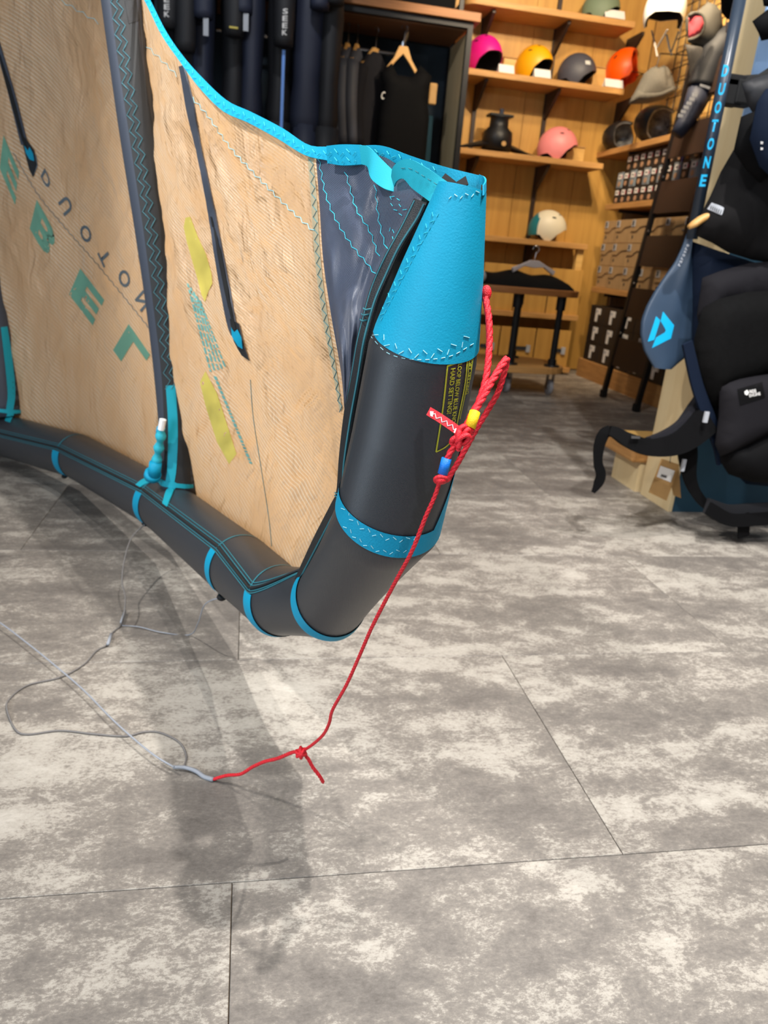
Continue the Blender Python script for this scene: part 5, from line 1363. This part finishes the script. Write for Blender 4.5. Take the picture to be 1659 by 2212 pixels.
# ------------------------------------------------------------------ partition with pale end panel
mat('partition_blue', (30, 66, 86), 0.7, noise=0.12, nscale=5); mat('frost_blue', (150, 184, 226), 0.5)
pt_ = empty('partition', (1.64, 2.62, 0), 0, 'partition with pale plywood end panel and dark blue front on the right', 'partition')
part(pt_, 'end_panel', 'pale_ply', (1.649, 2.62, 1.25), (0.018, 0.222, 2.5), 0.001)
part(pt_, 'front_panel', 'partition_blue', (2.36, 2.518, 1.25), (1.40, 0.014, 2.5))
part(pt_, 'rear_panel', 'pale_ply', (2.36, 2.722, 1.25), (1.40, 0.014, 2.5))
part(pt_, 'upper_panel', 'pale_ply', (2.0, 2.506, 2.0), (0.62, 0.010, 1.0)); part(pt_, 'light_panel', 'frost_blue', (onY(1650, 140, 2.495)[0] + 0.03, 2.495, 1.75), (0.13, 0.010, 1.2))
lw = empty('low_platform', (1.55, 3.05, 0), 0, 'low platform with rounded wooden edge behind the pale end panel', 'platform')
part(lw, 'deck', 'ply_edge_y', (1.74, 2.89, 0.165), (0.32, 0.29, 0.07), 0.012); part(lw, 'top_sheet', 'ply_light', (1.74, 2.89, 0.203), (0.30, 0.27, 0.006)); part(lw, 'support', 'pale_ply', (1.73, 2.87, 0.065), (0.20, 0.22, 0.13))

# paddle clipped upright to the end panel
weave('carbon', (52, 66, 84), 0.35, 900, 0.3, 0.35)
mat('paddle_blade', (52, 70, 92), 0.42, noise=0.10, nscale=8); mat('cyan_print', (0, 178, 235), 0.5)
pd = empty('paddle', onY(1437, 795, 2.45), 0, 'dark carbon stand-up paddle with turquoise emblem held upright against the partition', 'paddle')
PY = 2.40
s_top = onY(1606, -40, PY); s_bot = onY(1494, 516, PY)
m = MB(); m.tube([s_top, s_bot], 0.0185, 20); shaft = m.build('shaft', 'carbon', pd, smooth=True)
BO = [((1492, 505), 12), ((1488, 540), 28), ((1482, 575), 48), ((1472, 615), 78), ((1461, 655), 104), ((1450, 695), 124), ((1440, 735), 134), ((1433, 765), 126), ((1428, 782), 98), ((1425, 794), 40)]
ctr = spline([a for a, w_ in BO], 26); wid = np.interp(np.linspace(0, 1, 26), np.linspace(0, 1, len(BO)), [w_ for a, w_ in BO])
ax = unit(onY(*ctr[-1], PY) - onY(*ctr[0], PY)); sd = unit(np.cross(ax, (0, 1.0, 0))); sd = sd if sd[0] > 0 else -sd
px_m = np.linalg.norm(onY(1500, 650, PY) - onY(1400, 650, PY)) / 100.0
def blade(face):
    def fn(x, y):
        i = x * 25; a = onY(*ctr[int(round(i))], PY); w_ = wid[int(round(i))] * px_m / 2; t = y * 2 - 1
        spine = 0.014 * (1 - x) * math.exp(-(t * 3.5) ** 2) + 0.0035
        dish = -0.030 * x * x
        yy = dish + (-spine if face else spine * 0.4) * (1 - t * t) ** 0.5 + 0.010 * t * t
        return a + sd * w_ * t + np.array([0, yy, 0])
    return fn
m = MB(); m.grid(blade(True), 26, 17); m.grid(blade(False), 26, 17); bl = m.build('blade', 'paddle_blade', pd, smooth=True)
blb = bvh_of(bl); shb = bvh_of(shaft)
decal('emblem_bar', 'cyan_print', pd, blb, [[(1417, 683), (1426, 692), (1413, 734), (1399, 738)]], 0.001, 10)
decal('emblem_chevron', 'cyan_print', pd, blb, [[(1432, 673), (1456, 703), (1438, 713), (1427, 693)], [(1456, 703), (1449, 731), (1436, 718), (1438, 713)], [(1449, 731), (1408, 752), (1417, 729), (1436, 718)]], 0.001, 10)
for i in range(7):
    x, y = 1472 + i * 3.0, 573 - i * 7.0
    decal('small_lettering', 'label_grey', pd, blb, text_polys('rarowre'[i], (x - 3, y + 3), (3.0, -4.5), (-5, -3), 0.02), 0.001, 8)
for i, ch in enumerate('DUOTONE'):
    y = 152 + i * 39.5; x = 1603 - (y + 40) * 0.2015 + 4.5
    decal('shaft_letter', 'cyan_print', pd, shb, text_polys(ch, (x - 11, y + 14), (13, 0), (5.5, -26), 0.03), 0.0006, 6)
part(pd, 'clip', 'slot_black', onY(1577, 196, 2.44), (0.07, 0.05, 0.085), 0.004)
cl = empty('paddle_clamp', onY(1620, 200, 2.46), 0, 'black plastic clamp bracket gripping the paddle shaft', 'clamp')
part(cl, 'body', 'slot_black', onY(1603, 203, 2.44), (0.075, 0.06, 0.07), 0.006); part(cl, 'jaw', 'black_steel', onY(1588, 180, 2.43), (0.10, 0.03, 0.02), 0.003)
m = MB(); m.tube([onY(x, y, 2.43) for x, y in ((1605, 175), (1640, 172), (1690, 140))], 0.016, 10); m.build('arm', 'slot_black', cl)

# ------------------------------------------------------------------ soft goods hanging on the partition front
def sp(pts, Y): return [onY(x, y, Y) for x, y in pts]
FR_ = (-0.1, -1, 0.05)
hz = empty('wooden_hanger', onY(1500, 485, 2.36), 0, 'rounded wooden hanger end poking out of the black poncho beside the paddle', 'hanger')
m = MB(); m.tube([onY(x, y, 2.30) for x, y in ((1488, 491), (1500, 484), (1514, 474), (1560, 452), (1640, 430))], [0.010, 0.017, 0.017, 0.017, 0.017], 12, flat=0.7); m.build('bar', 'hanger_wood', hz, smooth=True)
mat('poncho_char', (26, 25, 26), 0.85, spec=0.12, bump=0.3, bscale=300, noise=0.1, nscale=20)
pz = empty('poncho', onY(1600, 560, 2.30), 0, 'charcoal poncho with a small silver logo patch on a wooden hanger', 'garment')
pzo = pillow('body', 'poncho_char', pz, sp(((1506, 508), (1512, 480), (1518, 462), (1540, 420), (1562, 370), (1590, 322), (1625, 318), (1659, 330), (1720, 330), (1720, 590), (1665, 570), (1620, 562), (1570, 545), (1540, 525)), 2.30), FR_, 0.05, 0.07, 0.05, wrinkle=0.05, seed=9)
pzb = bvh_of(pzo)
decal('logo_patch', 'label_grey', pz, pzb, [[(1538, 438), (1564, 449), (1559, 465), (1528, 452)]], 0.002, 8)
for i in range(6):
    x = 1537 + i * 4.2; y = 445 + i * 1.8
    decal('patch_print', 'ink', pz, pzb, [[(x, y), (x + 1.6, y + 0.6), (x - 1, y + 9), (x - 2.6, y + 8.4)]], 0.003, 6)
pillow('neck_flap', 'fabric_black', pz, sp(((1588, 325), (1606, 250), (1640, 236), (1720, 230), (1720, 340), (1660, 372), (1640, 395), (1612, 365)), 2.24), FR_, 0.03, 0.05, 0.05)
nv = empty('navy_vest', onY(1640, 400, 2.22), 0, 'dark navy impact vest with two tiny white marks at the right edge', 'garment')
nvo = pillow('body', 'fabric_navy', nv, sp(((1622, 300), (1640, 220), (1659, 190), (1720, 180), (1720, 430), (1680, 400), (1640, 360)), 2.17), FR_, 0.03, 0.04, 0.05)
nvb = bvh_of(nvo)
for y in (308, 321): decal('mark', 'white_card', nv, nvb, [[(1643, y - 3), (1649, y - 2), (1648, y + 3), (1643, y + 3)]], 0.002, 6)
hb_ = empty('knitted_hat', onY(1580, 30, 2.6), 0, 'black knitted hat with a metal zip pull at the top right', 'hat')
pillow('body', 'fabric_black', hb_, [onY(x, y, 4.3) for x, y in ((1558, -20), (1600, -20), (1594, 30), (1588, 48), (1570, 40), (1560, 25))], (-0.35, -1, 0), 0.08, 0.08, 0.03)
m = MB(); m.tube([onY(1573, 48, 4.2), onY(1571, 70, 4.2)], 0.008, 6); m.build('zip_pull', 'chrome', hb_)
bs = empty('black_strap_bundle', onY(1645, 60, 2.40), 0, 'black folded strap bundle hanging at the top right corner', 'strap')
pillow('upper_piece', 'fabric_black', bs, sp(((1648, -20), (1720, -20), (1720, 20), (1652, 12)), 2.40), FR_, 0.02, 0.03, 0.04)
pillow('lower_piece', 'fabric_black', bs, sp(((1628, 44), (1659, 20), (1720, 0), (1720, 80), (1660, 85), (1645, 88), (1640, 70)), 2.40), FR_, 0.02, 0.03, 0.04)
sbn = empty('twisted_strap', onY(1640, 200, 2.36), 0, 'black twisted webbing strap beside the paddle clamp', 'strap')
pillow('body', 'neoprene', sbn, sp(((1606, 178), (1630, 168), (1659, 160), (1720, 150), (1720, 215), (1660, 235), (1630, 250), (1618, 228)), 2.34), FR_, 0.025, 0.03, 0.04, wrinkle=0.02)

# backpack / harness bag
mat('bag_panel', (11, 11, 12), 0.85, spec=0.12, bump=0.5, bscale=260, noise=0.15, nscale=60); mat('bag_char', (29, 28, 32), 0.8, spec=0.12, bump=0.4, bscale=400)
bg_ = empty('harness_bag', onY(1590, 1120, 2.2), 0, 'large black and charcoal harness bag hanging on the partition with long straps', 'bag')
pillow('rear_body', 'fabric_navy', bg_, sp(((1508, 520), (1560, 540), (1659, 575), (1720, 580), (1720, 1050), (1600, 1040), (1560, 1000), (1535, 930), (1512, 860), (1500, 780), (1506, 640)), 2.36), FR_, 0.05, 0.07, 0.06)
pillow('upper_yoke', 'bag_char', bg_, sp(((1508, 680), (1522, 600), (1560, 585), (1620, 568), (1720, 560), (1720, 650), (1560, 660), (1512, 710)), 2.27), FR_, 0.04, 0.05, 0.05)
pillow('main_panel', 'bag_panel', bg_, sp(((1498, 790), (1505, 730), (1525, 665), (1560, 645), (1620, 630), (1720, 625), (1720, 810), (1640, 812), (1566, 838), (1545, 880), (1528, 870), (1510, 830)), 2.22), FR_, 0.06, 0.08, 0.05)
pkt = pillow('front_pocket', 'bag_char', bg_, sp(((1560, 832), (1600, 818), (1720, 800), (1720, 900), (1660, 935), (1600, 968), (1556, 985), (1546, 960), (1556, 900)), 2.16), FR_, 0.04, 0.05, 0.05)
pillow('bottom_bulge', 'fabric_black', bg_, sp(((1556, 962), (1600, 950), (1660, 915), (1720, 890), (1720, 1045), (1620, 1040), (1575, 1025), (1560, 1000)), 2.18), FR_, 0.07, 0.08, 0.05)
pb_ = bvh_of(pkt)
decal('logo_patch', 'fabric_black', bg_, pb_, [[(1592, 842), (1646, 826), (1652, 858), (1598, 876)]], 0.002, 10)
decal('logo_mark', 'white_card', bg_, pb_, [[(1607, 846), (1613, 842), (1617, 848), (1613, 854), (1608, 852)]], 0.0035, 8)
decal('logo_text', 'white_card', bg_, pb_, text_polys('RIDE', (1619, 850), (14, -2.5), (-1.5, -7), 0.02), 0.0035, 8); decal('logo_text', 'white_card', bg_, pb_, text_polys('ENGINE', (1618, 858), (24, -5), (-1.5, -6), 0.02), 0.0035, 8)
def strap(name, pix, w, Y, material='fabric_black', th=0.008, root=bg_):
    """flat webbing: pixel path at depth Y (number or list), width in metres"""
    s_ = spline(pix, 40); ys = np.full(40, Y) if np.isscalar(Y) else np.interp(np.linspace(0, 1, 40), np.linspace(0, 1, len(Y)), Y)
    c = [onY(a[0], a[1], y_) for a, y_ in zip(s_, ys)]
    ws = np.full(40, w) if np.isscalar(w) else np.interp(np.linspace(0, 1, 40), np.linspace(0, 1, len(w)), w)
    def fn(x, y):
        i = int(round(x * 39)); t = unit(c[min(i + 1, 39)] - c[max(i - 1, 0)]); sdv = unit(np.cross(t, (0.0, -1, 0.25)))
        return c[i] + sdv * ws[i] * (y - 0.5)
    m = MB(); m.grid(fn, 40, 4); return m.build(name, material, root, smooth=True, solid=th, offset=0.0)
strap('waist_belt', [(1530, 905), (1490, 942), (1450, 962), (1400, 966), (1355, 950), (1330, 935), (1316, 930)], [0.10, 0.085, 0.07, 0.055, 0.045, 0.03], [2.20, 2.16, 2.14, 2.14, 2.16], 'fabric_black', 0.022)
strap('belt_padding', [(1545, 865), (1515, 900), (1480, 932), (1440, 948), (1400, 955)], [0.13, 0.12, 0.09, 0.06, 0.03], [2.26, 2.22, 2.18, 2.16], 'fabric_char', 0.03)
strap('belt_tail', [(1318, 930), (1304, 938), (1294, 965), (1292, 1000), (1298, 1025), (1292, 1045), (1281, 1064)], [0.035, 0.04, 0.036, 0.03, 0.034, 0.034, 0.012], 2.16, 'fabric_black', 0.005)
strap('shoulder_strap', [(1484, 740), (1505, 830), (1530, 900), (1552, 960), (1560, 1000)], [0.035, 0.04, 0.045, 0.04], 2.20, 'fabric_navy', 0.01)
strap('side_strap', [(1482, 948), (1486, 985), (1490, 1030), (1502, 1062), (1525, 1090), (1560, 1108)], [0.075, 0.07, 0.05, 0.035, 0.03, 0.03], 2.22, 'fabric_black', 0.010)
strap('bottom_loop', [(1525, 1092), (1570, 1106), (1620, 1104), (1700, 1100)], 0.055, 2.20, 'neoprene', 0.012); strap('bottom_loop', [(1530, 1098), (1575, 1122), (1630, 1122), (1700, 1116)], 0.045, 2.16, 'fabric_black', 0.012)
strap('hanging_tab', [(1604, 1112), (1606, 1135), (1606, 1160)], [0.05, 0.045, 0.045], 2.17, 'fabric_black', 0.006)
part(bg_, 'metal_buckle', 'label_grey', onY(1476, 1005, 2.19), (0.012, 0.008, 0.042)); part(bg_, 'metal_buckle', 'label_grey', onY(1525, 901, 2.15), (0.014, 0.008, 0.035)); part(bg_, 'metal_buckle', 'chrome', onY(1372, 944, 2.12), (0.03, 0.008, 0.008))
tgo = empty('kraft_tag', onY(1435, 1080, 2.35), 0, 'kraft paper swing tag with white barcode label hanging before the end panel', 'tag')
m = MB(); m.prism(sp(((1430, 991), (1468, 1004), (1440, 1082), (1402, 1064)), 2.28), (0, 0.004, 0)); f_ = m.build('front_leaf', 'cardboard', tgo)
m = MB(); m.prism(sp(((1440, 1000), (1466, 1006), (1471, 1076), (1455, 1070)), 2.31), (0, 0.003, 0)); m.build('back_leaf', 'cardboard', tgo)
m = MB(); m.prism(sp(((1427, 1006), (1458, 1017), (1449, 1042), (1419, 1030)), 2.277), (0, 0.001, 0)); m.build('white_label', 'white_card', tgo)
for i in range(7):
    x = 1429 + i * 1.8; m = MB(); m.prism(sp(((x, 1024 + i * .5), (x + .8, 1024.3 + i * .5), (x - 1.2, 1030 + i * .5), (x - 2, 1029.7 + i * .5)), 2.275), (0, 0.0005, 0)); m.build('barcode_bar', 'ink', tgo)
m = MB(); m.tube([onY(x, y, 2.28) for x, y in ((1447, 1000), (1450, 975), (1456, 950))], 0.0012, 5); m.build('string', 'ink', tgo)
